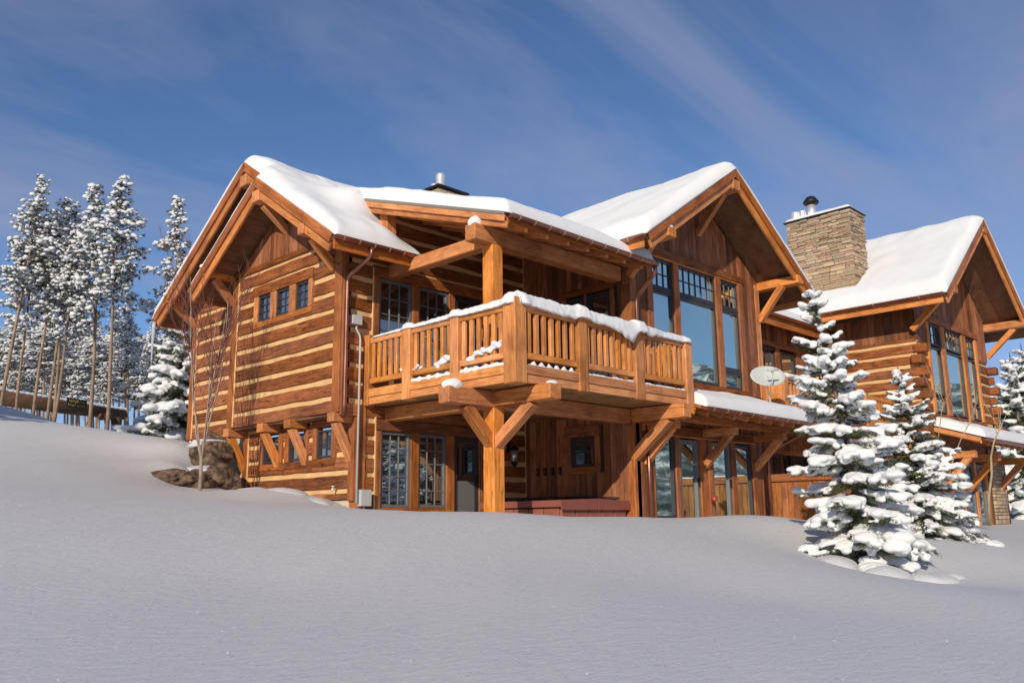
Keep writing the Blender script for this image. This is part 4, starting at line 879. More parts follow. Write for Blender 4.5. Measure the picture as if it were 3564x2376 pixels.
cap_sweep('rail_snow', 'thin ridge of snow along the deck rail facing the bare log wall', (XC,-.25,.528), (XC,DY-.01,.528), (-1,0,0), lambda q: .068+.01*q, lambda q: .03+.028*q, lambda q: .01+.004*q, ((1.15,.13,.15),(2.55,.15,.15),(3.98,.2,.2)), 3)
cap_sweep('rail_snow', 'thick sagging snow cornice hanging over the deck rail', (DX+.1,YC,.528), (5.95,YC,.528), (0,-1,0), lambda q: .135+.055*smoothstep(1.2,2.8,q)-.085*smoothstep(3.7,4.3,q), lambda q: .215-.018*q, lambda q: .03+.05*smoothstep(.3,1,q)*(1-smoothstep(3.6,4.2,q))+.2*math.exp(-((q-3.05)/.45)**2), ((.02,.24,.2),(1.68,.26,.2),(3.4,.24,.2),(5.17,.11,.15)), 8)
bl = []
rr = random.Random(5)
for k in range(150):                       # scalloped snow between the balusters on the deck edge
    x = .9+k*.032
    if 2.17 < x < 2.48 or 3.9 < x < 4.23: continue
    h = .014 + (.075*max(0, math.sin(x*31.4))**1.3 if x < 2.2 else .02*(1+noise.noise(Vector((x*4,2,1)))))
    bl.append(((x, DY+.03, -.525), (.035,.045,h), 0, 0))
for k in range(110):
    y = -1.55-k*.023
    if -2.93 < y < -2.67: continue
    h = .02+.03*(1+noise.noise(Vector((y*3,5,1))))+.03*max(0,math.sin(y*24)); bl.append(((DX+.02, y, -.525), (.045,.03,h), 0, 0))
rq = random.Random(8)
for (y0,y1,z0,z1,s_,n_) in ((-3.15,-4.0,-.32,-.12,.075,26),(-2.28,-2.62,-.34,-.2,.07,16),(-1.6,-1.82,-.3,-.28,.035,6),(-1.2,-1.27,-.3,-.28,.035,3)):
    for k in range(n_):
        t = k/max(1,n_-1); q = s_*rq.uniform(.55,1.1); bl.append(((DX+.01+rq.uniform(-.02,.02), lerp(y0,y1,t)+rq.uniform(-.03,.03), lerp(z0,z1,t)+rq.uniform(-.05,.05)), (.045,q,q*rq.uniform(.5,.9)), 0, rq.uniform(-.4,.4)))
tag(mk('ledge_snow', blob_mesh('ledge_snow', bl, .016, 'snow_fine', .01, 12)), 'scalloped scraps of snow along the bottom rail and edge of the deck', 'snow', kind='stuff')
for (nm, c, r_) in (('snow-capped beam end below the deck corner', (.2,YG+.12,-.83), (.23,.16,.13)), ('snow cap on the beam end beside the porch post top', (.76,YG+.12,2.3), (.15,.15,.15)), ('thin snow cap on the beam end below the deck front', (1.23,-4.58,-.845), (.13,.1,.05)), ('snow cap on the purlin end of the big window gable', (5.28,-4.38,2.98), (.14,.1,.07)),
    ('snow cap on the outer purlin end of the end gable', (-.72,4.72,2.83),(.14,.1,.07)), ('snow cap on the outermost purlin end of the rear gable', (-.36,7.5,2.73),(.14,.1,.07))):
    tag(mk('snow_cap', blob_mesh('snow_cap', [(c, r_, 0, 0), ((c[0]+.03,c[1],c[2]+r_[2]*.3), (r_[0]*.8,r_[1]*.8,r_[2]*.8), 0, 0)], .02, 'snow_fine', .01)), nm, 'snow', kind='stuff')
tag(mk('rail_snow', blob_mesh('rail_snow', run((11.2,BY+.05,.42),(14.2,BY+.05,.42),18,.16,.09,.01)+[((12.3,BY+.05,.52),(.2,.18,.1),0,0)], .03, 'snow_fine', .01)), 'snow ridge along the balcony rail behind the satellite dish', 'snow', kind='stuff')

# ------------------------------------------------------------------ hot tub, dish, fence
tb = thing('hot_tub', 'red hot tub with folded vinyl cover under the deck', 'hot tub', (4.2,-2,-3.35))
tx0, tx1, ty0, ty1 = 3.1, 5.25, -3.05, -.85
abox('tub_shell', tx0+.04,tx1-.04,ty0+.04,ty1-.04,-3.4,-2.93,'tub_cabinet',tb,.03)
for k in range(5):
    a = tx0+.05+k*.41; abox('cabinet_panel', a,a+.39,ty0,ty0+.03,-3.38,-2.95,'tub_cabinet',tb,.01); b = ty0+.05+k*.42; abox('cabinet_panel', tx0,tx0+.03,b,b+.4,-3.38,-2.95,'tub_cabinet',tb,.01)
for (a,b,n) in ((tx0-.05,(tx0+tx1)/2-.01,0),((tx0+tx1)/2+.01,tx1+.05,1)):
    m_ = MB(); zA, zB = (-2.79,-2.75) if n == 0 else (-2.75,-2.79)
    m_.prism([(a,ty0-.05,-2.92),(b,ty0-.05,-2.92),(b,ty0-.05,zB),(a,ty0-.05,zA)], (0,ty1-ty0+.1,0)); c = m_.build('cover_half', 'vinyl_red', tb)
    abox('cover_skirt', a,b,ty0-.065,ty0-.05,-2.98,-2.86,'vinyl_red',c,.004)
MB().tube(smooth_pts([(tx0+.2,ty1-.6,-2.74),(tx0+1.3,ty1-.9,-2.70),(tx1+.0,ty0+.35,-2.72),(tx1+.08,ty0+.1,-2.74),(tx1+.08,ty0-.35,-3.25)]), .028, seg=8).build('cover_lifter_bar', 'dark_metal', tb, True)
ds = thing('satellite_dish', 'grey oval satellite dish on a bent mast above the awning snow', 'satellite dish', (10.05,-4.0,-.66))
cx = CAM + (at(2560+418/3.7325, 1040+1000/3.7325, 1)-CAM)*21.7
face = Vector((-.62,-.62,.48)).normalized(); sx = Vector((0,0,1)).cross(face).normalized(); sy = face.cross(sx)
vs, fs = [], []
for j in range(7):
    for i in range(32):
        a = 2*math.pi*i/32; q = j/6; vs.append(cx + sx*math.cos(a)*.43*q + sy*math.sin(a)*.31*q + face*(.075*q*q-.075))
for j in range(6):
    for i in range(32): fs.append((j*32+i, j*32+(i+1)%32, (j+1)*32+(i+1)%32, (j+1)*32+i))
dm = mesh_of('reflector', vs, fs, True, 'dish_grey'); rf = mk('reflector', dm, None, ds); md = rf.modifiers.new('t', 'SOLIDIFY'); md.thickness = .015
base = Vector((10.05,-4.0,-.66)); bk = cx - face*.12
MB().tube(smooth_pts([base, base+Vector((-.1,.02,.32)), bk-Vector((0,0,.2)), bk]), .022, seg=8).build('mast', 'grey_box', ds, True)
arm = cx - sy*.3 + face*.0; tip = cx + face*.42 - sy*.16
MB().tube([arm, arm+face*.2-sy*.06, tip], .014, seg=6).build('feed_arm', 'grey_box', ds)
MB().tube([tip-sx*.13+sy*.02, tip+sx*.13+sy*.02], .03, seg=8).tube([tip-face*.06, tip+face*.05], .035, seg=8).build('receiver_head', 'dish_grey', ds, True)
MB().box(base.x-.08,base.x+.12,base.y-.07,base.y+.07,base.z-.08,base.z-.01).build('foot_plate', 'grey_box', ds)
fe = thing('privacy_fence', 'orange-brown plank privacy fence beside the lower doors', 'fence', (10.85,-4.4,-3.35))
y = -3.32; k = 0
while y > -6.0:
    wd = random.uniform(.13,.2); abox('plank', 10.86,10.9-random.uniform(0,.008),y-wd+.006,y,-3.6,-2.28,'fence_wood',fe,.004); y -= wd
abox('cap_rail', 10.8,10.95,-6.02,-3.3,-2.275,-2.09,'trim_wood',fe); abox('post', 10.84,10.98,-6.16,-6.02,-3.6,-2.04,'trim_wood',fe)
tag(mk('fence_snow', blob_mesh('fence_snow', run((10.87,-3.9,-2.1),(10.87,-5.9,-2.1),10,.07,.035,.01)+[((10.87,-4.25,-2.06),(.06,.12,.07),0,0)], .022, 'snow_fine', .008)), 'thin snow on top of the plank privacy fence', 'snow', kind='stuff')

# ------------------------------------------------------------------ boulders
def boulder(c, r, seed, label, flat=.0):
    bm = bmesh.new(); bmesh.ops.create_icosphere(bm, subdivisions=5, radius=1)
    for v in bm.verts:
        d = v.co.normalized(); q = 1 + .22*fn(d.x+seed, d.y, d.z, 1.0, 2) + .1*fn(d.x+seed, d.y, d.z, 2.6, 4) - .07*abs(fn(d.x+seed*2, d.y, d.z, 1.9, 2)) + .03*fn(d.x+seed, d.y, d.z, 9, 3)
        e = .55; s = (abs(d.x)**(1/e*.9)+abs(d.y)**(1/e*.9)+abs(d.z)**(1/e*.9))**(-e/.9*.55)
        v.co = Vector((d.x*r[0], d.y*r[1], d.z*r[2]))*q*max(.9,min(1.18,s))
    me = bpy.data.meshes.new('boulder'); bm.to_mesh(me); bm.free(); me.materials.append(MAT['boulder_rock']); me.polygons.foreach_set('use_smooth', [True]*len(me.polygons))
    o = mk('boulder', me, Matrix.Translation(c) @ Matrix.Rotation(seed,4,'Z')); tag(o, label, 'boulder'); return o
def on(rx, ry_, D): return at(480+rx/4.3548, 1400+ry_/4.3548, D)
boulder(on(1130,740,20.7), (.5,.5,.46), .6, 'brown lichened boulder against the foundation, snow on its top')
boulder(on(1250,1220,20.0), (.55,.52,.44), 2.1, 'large brown boulder at the snow line below another boulder')
boulder(on(830,1270,19.1), (.55,.5,.34), 4.2, 'low dark boulder behind the bare sapling trunk')
boulder(on(450,1160,18.75), (.66,.4,.2), 5.2, 'half-buried brown boulder under a thick snow drift')
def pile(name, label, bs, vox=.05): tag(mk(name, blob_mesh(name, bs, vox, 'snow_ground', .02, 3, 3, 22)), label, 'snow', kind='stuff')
def sp(rx, ry_, D, r): p = on(rx, ry_, D); return ((p.x,p.y,p.z-.1), (r[0]*1.12,r[1]*1.12,r[2]), R(-45), 0)
pile('snow_ledge', 'snow lying between the two boulders by the foundation', [sp(1130,985,20.1,(.42,.36,.09)), sp(1010,960,20.2,(.36,.34,.12)), sp(1240,1000,20.2,(.3,.3,.07)), sp(900,1000,20.0,(.34,.32,.14))], .03)
pile('snow_cap', 'thin snow on the upper boulder against the foundation', [sp(1080,530,20.7,(.36,.36,.06)), sp(960,600,20.6,(.28,.28,.08)), sp(1190,570,20.8,(.28,.28,.05))], .025)
pile('snow_drift', 'snow heaped against the foot of the end log wall', [((-.25,2.9,-2.72),(.5,.9,.32),0,0), ((-.3,1.7,-2.75),(.55,1.0,.3),0,0), ((-.15,.7,-2.88),(.4,.6,.2),0,0), ((-.6,3.6,-2.7),(.6,.6,.26),0,0)])

# ------------------------------------------------------------------ bare young trees
def bare_tree(name, label, base, height, seed, mat_t, mat_b, fork=.3, nlimb=7, spread=.42, r0=.045, group=None, twigs=True):
    rd = random.Random(seed); t = thing(name, label, 'tree', base, group)
    tr, lb, tw = MB(), MB(), MB(); b = Vector(base)
    top = b + Vector((rd.uniform(-.05,.05), rd.uniform(-.05,.05), height*fork))
    tr.tube([b-Vector((0,0,.15)), b.lerp(top,.5)+Vector((.015,.01,0)), top], r0, r0*.82, 9)
    def grow(mb, p, d, ln, r, depth):
        pts = [p]; n = 6
        for k in range(n):
            d = (d + Vector((rd.gauss(0,.07), rd.gauss(0,.07), .09))).normalized(); pts.append(pts[-1] + d*ln/n)
        mb.tube(pts, r, r*.35, 6 if depth < 2 else 4, False)
        if depth < 3:
            for k in range(6 if depth == 0 else 3):
                q = rd.uniform(.25,.9); i = min(n-1, int(q*n)); pp = pts[i].lerp(pts[i+1], q*n-i); a = rd.uniform(0,6.28)
                dd = (d*1.0 + Vector((math.cos(a), math.sin(a), .35))*rd.uniform(.35,.65)).normalized()
                grow(tw, pp, dd, ln*rd.uniform(.32,.55), max(.0045, r*.42), depth+1)
    for k in range(nlimb):
        a = 6.28*k/nlimb + rd.uniform(-.3,.3); s_ = spread*rd.uniform(.35,1.1)
        p = top - Vector((0,0,rd.uniform(0,.12)*height*fork)); grow(lb, p, Vector((math.cos(a)*s_, math.sin(a)*s_, 1)).normalized(), height*(1-fork)*rd.uniform(.72,1.02), r0*rd.uniform(.3,.5), 0)
    tr.build('trunk', mat_t, t, True); lb.build('limb', mat_t, t, True); tw.build('twig', mat_b, t, True)
    return t
sb = on(935,1350,18.2); bare_tree('sapling', 'leafless young tree with many thin upright stems before the end wall', (sb.x,sb.y,sb.z), 4.5, 11, 'bark_sapling', 'twig_red', .15, 7, .36, .042)
a1 = at(3150+1075/3.6473, 1430+1440/3.6473, 24.5)
def stem_tree(label, pts, r, seed):
    rd = random.Random(seed); t = thing('bare_sapling', label, 'tree', tuple(pts[0])); mb = MB(); mb.tube(pts, r, r*.4, 8); tw = MB()
    for k in range(5):
        p = pts[-1].lerp(pts[-2], rd.random()); a = rd.uniform(0,6.28); d = Vector((math.cos(a)*.6, math.sin(a)*.6, 1)).normalized()
        tw.tube([p, p+d*.35+Vector((0,0,.05)), p+d*.7+Vector((0,0,.25))], r*.3, .004, 5, False)
    mb.build('trunk', 'bark_aspen', t, True); tw.build('twig', 'bark_aspen', t, True)
def q17(x, y, D): return at(3150+x/3.6473, 1430+y/3.6473, D)
stem_tree('pale bare aspen stem with a bend beside the stone pier', [q17(1075,1450,24.5), q17(1060,1100,24.5), q17(1100,800,24.5), q17(1090,580,24.5), q17(1130,380,24.5), q17(1230,170,24.5)], .042, 3)
stem_tree('thin pale bare stem rising above the small spruce', [q17(405,700,20), q17(420,350,20), q17(440,200,20), q17(465,0,20), q17(500,-130,20)], .016, 4)
stem_tree('leaning thin bare stem between the small spruce and the awning', [q17(560,800,21), q17(620,590,21), q17(720,330,21), q17(840,120,21)], .016, 6)

# ------------------------------------------------------------------ conifers
def needles_arr(segs, rnd, per, ln, wd):
    """thin needle triangles along segments [(p,q,scale)]"""
    V, F = [], []
    for (p, q, s_) in segs:
        d = (q-p); L_ = d.length
        if L_ < 1e-4: continue
        x = d/L_; a = x.orthogonal().normalized(); b = x.cross(a)
        for k in range(max(1, int(per*L_))):
            o = p + d*rnd.random(); t = rnd.uniform(0,6.283); n = (a*math.cos(t)+b*math.sin(t)+x*.75+Vector((0,0,.1))).normalized(); l_ = ln*s_*rnd.uniform(.7,1.2); sd_ = n.cross(x).normalized()*wd
            i = len(V); V += [o-sd_, o+sd_, o+n*l_]; F.append((i,i+1,i+2))
    return V, F
def make_spruce(hgt, rad, seed, levels, snow_r, voxel, nper, dens=1.0, snowy=1.0, lean=(0,0)):
    rd = random.Random(seed); lx, ly = lean; tr = MB(); tr.tube([(0,0,-.3),(lx*.4,ly*.4,hgt*.5),(lx,ly,hgt*.99)], hgt*.016, .01, 8)
    br, segs, blobs = MB(), [], []
    for lv in range(levels):
        q0 = (lv+.25)/levels; n = rd.choice((8,9,10)) if q0 < .55 else (rd.choice((6,7)) if q0 < .8 else 4)
        a0 = rd.uniform(0,6.28)
        for k in range(n):
            q = min(.97, max(.01, q0+rd.uniform(-.45,.45)/levels)); z = hgt*(.02+.95*q)
            a = a0+6.283*k/n+rd.uniform(-.3,.3); ln = rad*((1-q)**.8)*rd.uniform(.55,1.18)+.09; pit = lerp(-.38, .5, q**1.4)+rd.uniform(-.16,.14)
            d = Vector((math.cos(a)*math.cos(pit), math.sin(a)*math.cos(pit), math.sin(pit))); p = Vector((lx*q,ly*q,z)); pts = [p]
            m = 6
            for i in range(m):
                dd = d + Vector((0,0,-.12+.06*i)); pts.append(pts[-1]+dd.normalized()*ln/m)
            br.tube(pts, .011+.006*ln, .004, 5, False)
            side = Vector((-math.sin(a), math.cos(a), 0)); tips = []
            for i in range(m): segs.append((pts[i], pts[i+1], 1.0))
            for i in range(1, m*3):
                u = i/(m*3); j = min(m-1,int(u*m)); c = pts[j].lerp(pts[j+1], u*m-j); tl = ln*.44*(1-u*.72)*rd.uniform(.6,1.2)
                sg = 1 if i % 2 else -1
                e = c + (d*.8+side*sg*.75+Vector((0,0,rd.uniform(-.5,-.12)))).normalized()*tl; segs.append((c, e, .95)); tips.append((u, c.lerp(e,.75), sg))
                f = c.lerp(e,.45); segs.append((f, f+(d*.9+side*sg*.15+Vector((0,0,-.45))).normalized()*tl*.55, .85))
            if rd.random() < .9*snowy:
                g = rd.uniform(.7,1.15)*snow_r*(.5+.6*(1-q)); u = rd.uniform(.18,.42); ph = rd.uniform(0,20)
                while u < 1.0:
                    j = min(m-1,int(u*m)); c = pts[j].lerp(pts[j+1], u*m-j); ld = .72+.5*noise.noise(Vector((u*ln*5, ph, 0))); s_ = g*max(.3,ld)*(1 if u > .5 else .8)
                    if ld > .42:
                        o_y = rd.uniform(-.35,.35)*s_
                        blobs.append(((c.x+side.x*o_y, c.y+side.y*o_y, c.z+s_*.36), (s_*1.05, s_*rd.uniform(.95,1.4), s_*rd.uniform(.42,.58)), a, -pit*.7))
                    u += max(.06, s_*.62/ln)
                for (u, e, sg) in tips:
                    if u > .15 and rd.random() < .5: s2 = g*rd.uniform(.3,.66); blobs.append(((e.x,e.y,e.z+s2*.22), (s2*1.3,s2*.85,s2*.5), a+sg*.6, .15))
    for i in range(6): q = .8+.034*i; blobs.append(((lx*q+rd.uniform(-.03,.03), ly*q+rd.uniform(-.03,.03), hgt*q), (snow_r*.36*(1-i*.13),)*2+(snow_r*.4*(1-i*.1),), 0, 0))
    segs.append((Vector((lx*.85,ly*.85,hgt*.85)), Vector((lx,ly,hgt)), 1))
    V, F = needles_arr(segs, rd, nper*dens, .062, .0055)
    fol = mesh_of('foliage', V, F, False, 'needle_spruce')
    sn = blob_mesh('branch_snow', blobs, voxel, 'snow_fine', .03, 6, 2)
    return (mesh_of('trunk', tr.v, tr.f, True, 'bark_grey'), mesh_of('branches', br.v, br.f, True, 'bark_grey'), fol, sn)
def place_tree(name, label, meshes, loc, scale=1, rot=0, group=None, tilt=None, names=('trunk','branches','crown','branch_snow')):
    M = Matrix.Translation(loc) @ Matrix.Rotation(rot,4,'Z') @ Matrix.Scale(scale,4)
    if tilt: M = Matrix.Translation(loc) @ Matrix.Rotation(tilt[0],4,'X') @ Matrix.Rotation(tilt[1],4,'Y') @ Matrix.Rotation(rot,4,'Z') @ Matrix.Scale(scale,4)
    t = mk(name, None, M); tag(t, label, 'tree', group)
    for nm, me in zip(names, meshes):
        o = bpy.data.objects.new(nm, me); COL.objects.link(o); o.parent = t
        if nm != 'trunk': o['kind'] = 'stuff'
    return t
SP1 = make_spruce(4.95, 1.14, 21, 19, .19, .02, 115, lean=(-.5,.42))
SP2 = make_spruce(3.55, 1.14, 34, 20, .15, .02, 115, lean=(-.25,.2))
place_tree('spruce_tree', 'tall young spruce loaded with fat snow pillows in front of the balcony', SP1, (4.67,-8.41,-4.1), 1, 0)
place_tree('spruce_tree', 'smaller drooping spruce with thinner snow just behind the tall one', SP2, (9.0,-7.8,-3.6), 1.0, 0)
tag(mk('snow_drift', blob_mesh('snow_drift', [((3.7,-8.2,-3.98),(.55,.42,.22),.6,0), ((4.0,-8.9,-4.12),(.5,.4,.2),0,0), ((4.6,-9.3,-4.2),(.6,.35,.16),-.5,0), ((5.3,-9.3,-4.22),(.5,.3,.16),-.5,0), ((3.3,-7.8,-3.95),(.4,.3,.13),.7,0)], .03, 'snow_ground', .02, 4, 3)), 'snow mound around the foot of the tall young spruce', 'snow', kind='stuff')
for (px,py,D,h,r_,lab) in ((2330,1190,40,1.9,.3,'snowy spruce standing behind the corner of the stone-chimney house'),(2300,1190,46,1.9,2.2,'slender snowy spruce farther behind the stone-chimney house'),(2370,1190,37,2.2,4.2,'broad snowy spruce nearest the stone pier'),(2385,1200,50,3.0,1.2,'far snowy spruce rising above the others beyond the stone pier')):
    p = atd(px,py,D); place_tree('spruce_tree', lab, SP2, (p.x,p.y,-3.6), h*.95, r_)
for (x,y,s_,r_) in ((13,-21,1.7,.3),(16.5,-19.5,1.4,2),(19,-24,2.0,4),(24,-20,1.8,5),(9,-25,1.9,1),(29,-23,2.1,3)): place_tree('spruce_tree', 'snow-laden spruce across the slope, mirrored in the lower door panes', SP1, (x,y,ground_z(x,y)-.1), s_, r_, 'spruces across the slope from the lower doors')
p = atd(405,995,29); place_tree('spruce_tree', 'snow-laden spruce behind the rear corner of the end wall', SP2, (p.x,p.y,p.z-1.0), 1.9, 2.6)
def make_pine(seed, hgt, crown0, rad, bend):
    rd = random.Random(seed); V, F, SV, SF = [], [], [], []
    IV, IF = ico(1); tr = MB(); pts = [Vector((bend*math.sin(q*2.2), bend*.6*math.sin(q*3+1)-bend*.6*math.sin(1), hgt*q)) for q in [k/9 for k in range(10)]]
    pts[0].z = -1.5; tr.tube(pts, .1, .02, 8); br = MB()
    def trunk(q): k = min(8, int(q*9)); return pts[k].lerp(pts[k+1], q*9-k)
    nb = 84
    for b in range(nb):
        q = crown0 + (1-crown0)*((b+.5)/nb)**.9; p = trunk(min(.999,q)); u = (q-crown0)/(1-crown0)
        ln = rad*(.35+.85*math.sin(min(1,u*1.15+.12)*math.pi)**.7)*(1-.72*u**2.2)*rd.uniform(.5,1.2); a = rd.uniform(0,6.283); el = rd.uniform(-.25,.35)+u*.45
        d = Vector((math.cos(a)*math.cos(el), math.sin(a)*math.cos(el), math.sin(el))); e = p + d*ln + Vector((0,0,.1*ln))
        br.tube([p, p.lerp(e,.55)-Vector((0,0,.04*ln)), e], .022, .008, 4, False)
        for c in range(4+int(ln*12)):
            w_ = rd.uniform(.45,1.08); o = p.lerp(e, w_) + Vector((rd.gauss(0,.17), rd.gauss(0,.17), rd.gauss(0,.1)))
            dd = (d + Vector((rd.gauss(0,.5), rd.gauss(0,.5), .25+rd.gauss(0,.3)))).normalized(); s_ = rd.uniform(.11,.2)
            ax = dd.orthogonal().normalized(); bx_ = dd.cross(ax)
            for k in range(17):
                t = rd.uniform(0,6.283); n = (dd*rd.uniform(.1,1.1)+(ax*math.cos(t)+bx_*math.sin(t))*.9).normalized(); wdt = n.cross(dd).normalized()*.014; i = len(V); o2 = o - dd*s_*.3
                V += [o2-wdt, o2+wdt, o2+n*s_*rd.uniform(.75,1.2)]; F.append((i,i+1,i+2))
            if rd.random() < .7:
                i = len(SV); rr_ = s_*rd.uniform(.45,.95); sc = np.array((rr_*rd.uniform(.9,1.5),rr_*rd.uniform(.8,1.2),rr_*.6)); A = np.array(Matrix.Rotation(rd.uniform(0,6.28),3,'Z') @ Matrix.Rotation(rd.gauss(0,.35),3,'X'))
                jv = IV*(1+np.array([rd.uniform(-.18,.18) for _ in range(len(IV))])[:,None]); pp = (jv*sc) @ A.T + np.array((o.x+dd.x*.04, o.y+dd.y*.04, o.z+s_*.3))
                SV += [tuple(v) for v in pp]; SF += [tuple(i+k for k in f) for f in IF]
    for k in range(14):                     # dead twigs below the crown
        q = rd.uniform(crown0*.45, crown0); p = trunk(q); a = rd.uniform(0,6.28); br.tube([p, p+Vector((math.cos(a),math.sin(a),rd.uniform(-.4,.2)))*rd.uniform(.3,.8)], .01, .004, 4, False)
    sm = mesh_of('branch_snow', SV, SF, True, 'snow_fine')
    return (mesh_of('trunk', tr.v, tr.f, True, 'bark_pine'), mesh_of('branches', br.v, br.f, True, 'bark_grey'), mesh_of('crown', V, F, False, 'needle_dark'), sm)
PN = [make_pine(51, 12, .47, 1.4, .2), make_pine(52, 12, .52, 1.25, -.3), make_pine(53, 12, .42, 1.55, .34), make_pine(54, 12, .34, 1.3, .12), make_pine(55, 12, .55, 1.5, -.16), make_pine(56, 12, .4, 1.2, .4)]
# the tall pines on the crest: (base x,y / top x,y in the 2352 px photograph, distance, variant)
tall = [(3,925,87,410,41,0,'pine with the darkest pointed top, its trunk rising from the snow bank end'), (36,936,62,492,43,5,'pine with a pale slim trunk close beside the dark-topped pine'), (76,952,132,457,42,2,'broad-crowned pine with a grey-brown trunk in the crest group'), (108,962,160,472,43,4,'pine with a straight sunlit trunk in the middle of the crest group'),
        (122,968,150,505,47,2,'shaded grey-trunked pine tucked behind the sunlit crest trunks'), (126,966,205,520,42,5,'slanting slim pine crossing in front of its neighbours'), (204,994,233,432,41,2,'orange-barked pine standing just beside the thickest trunk'), (247,1000,299,416,38,1,'tallest pine with thick sunlit orange trunk and tufted top'),
        (384,1005,404,458,44,3,'pine whose crown stands alone against the sky beside the roof'), (290,1005,300,700,52,0,'short pine with low snowy crown behind the thickest trunk'), (345,1005,350,735,55,2,'short snowy pine between the thickest trunk and the house')]
def stand(name, label, bx_, by_, tx_, ty_, D, k, group=None, rot=None, sc_xy=1):
    b = atd(bx_,by_,D); t = atd(tx_,ty_,D); v = t-b; h = v.length
    loc = b - v.normalized()*.0; 
    M = v.to_track_quat('Z','Y').to_matrix().to_4x4(); s_ = h/12
    M = Matrix.Translation(loc) @ M @ Matrix.Rotation(random.uniform(0,6.28) if rot is None else rot,4,'Z') @ Matrix.Diagonal((s_*sc_xy,s_*sc_xy,s_,1))
    o = mk(name, None, M); tag(o, label, 'tree', group)
    for nm, me in zip(('trunk','branches','crown','branch_snow'), PN[k]):
        c = bpy.data.objects.new(nm, me); COL.objects.link(c); c.parent = o
        if nm != 'trunk': c['kind'] = 'stuff'
for (a,b,c,d,D,k,lab) in tall: stand('pine_tree', lab, a,b,c,d,D,k,'tall pines on the crest beside the house')
rd = random.Random(77)
for k in range(52):
    px = -30+k*9.4+rd.uniform(-9,9); D = rd.uniform(56,84); hh = rd.uniform(175,265)*(1 if px > 60 else .95); by_ = 1010
    stand('pine_tree', 'smaller snowy pine in the dense stand behind the tall crest pines', px, by_, px+rd.uniform(-12,12), by_-hh-rd.uniform(0,30), D, rd.choice((0,1,2,3,4,5)), 'background pine stand', None, rd.uniform(1.25,1.8))
for (x,y,s_) in ((-14.8,5.4,1.0),(-17.5,6.6,1.1),(-13.6,7.6,.95),(-19.5,4.6,1.1),(-16,9,1.1),(-12.6,10,1.0),(-21,8,1.15),(-18,10.5,1.1),(-14.5,11.5,1.0),(-22,5.5,1.1)):
    place_tree('pine_tree', 'pine whose shadow falls across the snow bank', PN[rd.choice((2,3))], (x,y,ground_z(x,y)-.3), s_, rd.uniform(0,6), 'pines shading the snow bank')

# ------------------------------------------------------------------ log gate in the pines
def q20(x, y, D): return at(x/4.2, 1320+y/4.2, D)
gt = thing('log_gate', 'snow-topped entrance gate of one heavy log among the pines', 'gate', tuple(q20(1650,900,50)))
g0, g1 = q20(-60,250,46), q20(1800,510,52)
MB().tube([g0, g0.lerp(g1,.5)-Vector((0,0,.05)), g1], .42, .33, 14).build('log_beam', 'gate_wood', gt, True)
MB().tube([g1+Vector((-.5,-.3,-.2)), q20(1700,1100,51.5)], .3, .3, 12).build('gate_post', 'gate_wood', gt, True); MB().tube([q20(1480,520,50)-Vector((0,0,.1)), q20(1700,540,51.6)], .2, .2, 10).build('cross_log', 'gate_wood', gt, True)
dd = (g1-g0).normalized(); nn = dd.cross(Vector((0,0,1))).normalized(); nn = nn if nn.dot(CAM-g0) > 0 else -nn
sc_ = q20(1050,362,48.6) + nn*.45; zup = nn.cross(dd); zup = zup if zup.z > 0 else -zup
Ms = Matrix((dd, nn, zup)).transposed().to_4x4(); Ms.translation = sc_
sg = mk('sign', box_mesh(1.15,.06,.5,'sign_black',.01), Ms, gt)
mb = MB(); rs = random.Random(9)
for (zz, n_) in ((.1,9),(-.11,10)):       # two rows of gold lettering, too small to read in the photograph
    for k in range(n_):
        x = -.48+k*.1 + (.04 if zz > 0 else 0); hgt = rs.choice((.11,.14,.14)); mb.box(x,x+.022,.031,.036,zz-.06,zz-.06+hgt)
        if rs.random() < .7: z_ = zz-.06+rs.choice((0,.06,.1)); mb.box(x+.022,x+.065,.031,.036,z_,z_+.022)
        if rs.random() < .5: mb.box(x+.05,x+.07,.031,.036,zz-.06,zz-.06+hgt*rs.choice((.5,1)))
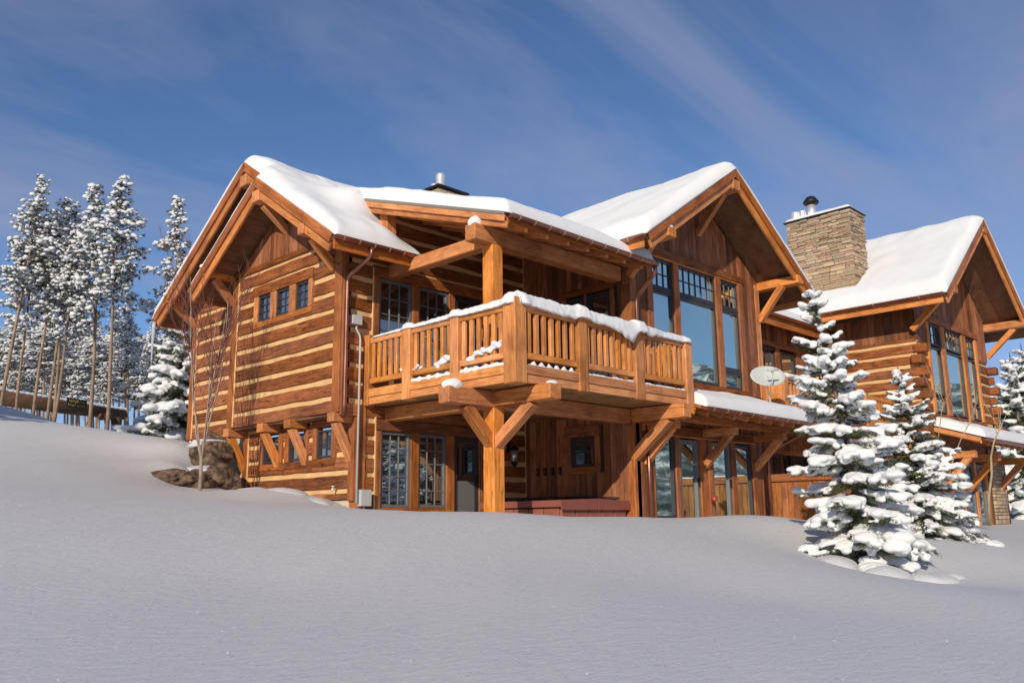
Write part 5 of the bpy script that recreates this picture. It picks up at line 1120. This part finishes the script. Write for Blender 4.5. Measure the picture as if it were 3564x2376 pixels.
lt = mk('lettering', mesh_of('lettering', mb.v, mb.f, False, 'sign_gold'), Ms @ (Matrix.Identity(4) if (Ms.to_3x3() @ Vector((0,1,0))).dot(CAM-sc_) > 0 else Matrix.Rotation(math.pi,4,'Z')), sg)
lt['kind'] = 'stuff'
tag(mk('gate_snow', blob_mesh('gate_snow', [((lambda p: (p.x,p.y,p.z+.36-.08*k/24))(g0.lerp(g1,k/24)), (.5,.3,.13), math.atan2(dd.y,dd.x), 0) for k in range(25)], .06, 'snow_fine', .02, 3)), 'snow lying along the top of the log gate beam', 'snow', kind='stuff')
# ------------------------------------------------------------------ icicles
ic = MB(); p0 = Vector((-.42,8.08,zmain(0,8.1)-.15))
m_, t_, b_ = newmat('ice'); b_.inputs['Base Color'].default_value = (.85,.9,.95,1); b_.inputs['Roughness'].default_value = .12; b_.inputs['Transmission Weight'].default_value = .6; b_.inputs['IOR'].default_value = 1.31
ic.tube([p0+Vector((0,-.02*k%3*.01,-.17*k)) for k in range(8)], .055, .006, 8)
tag(ic.build('icicle', 'ice', None, True), 'long icicle hanging from the low rear corner of the log wing roof', 'icicle')

# ------------------------------------------------------------------ ice crystals glinting on the open snow
m_, t_, b_ = newmat('ice_glint'); b_.inputs['Base Color'].default_value = (.64,.65,.67,1); b_.inputs['IOR'].default_value = 3.5; b_.inputs['Roughness'].default_value = .24
rc = random.Random(12); vs, fs = [], []
for k in range(2600):
    a = YAW+R(rc.uniform(-32,32)); d = rc.uniform(4.5,14); x, y = CAM.x+d*math.cos(a), CAM.y+d*math.sin(a); vs.append((x,y))
gz = ground_np(vs); out = []
for (x,y), z in zip(vs, gz):
    n = Vector((rc.gauss(0,.42), rc.gauss(0,.42), 1)).normalized(); t = n.orthogonal().normalized(); u = n.cross(t); p = Vector((x,y,z+.05)); r_ = .008*rc.uniform(.6,1.4); i = len(out)
    out += [p+t*r_, p-t*r_*.5+u*r_*.8, p-t*r_*.5-u*r_*.8]; fs.append((i,i+1,i+2))
tag(mk('ice_crystals', mesh_of('ice_crystals', out, fs, False, 'ice_glint')), 'tiny ice crystals glinting on the open snow slope', 'ice', kind='stuff')
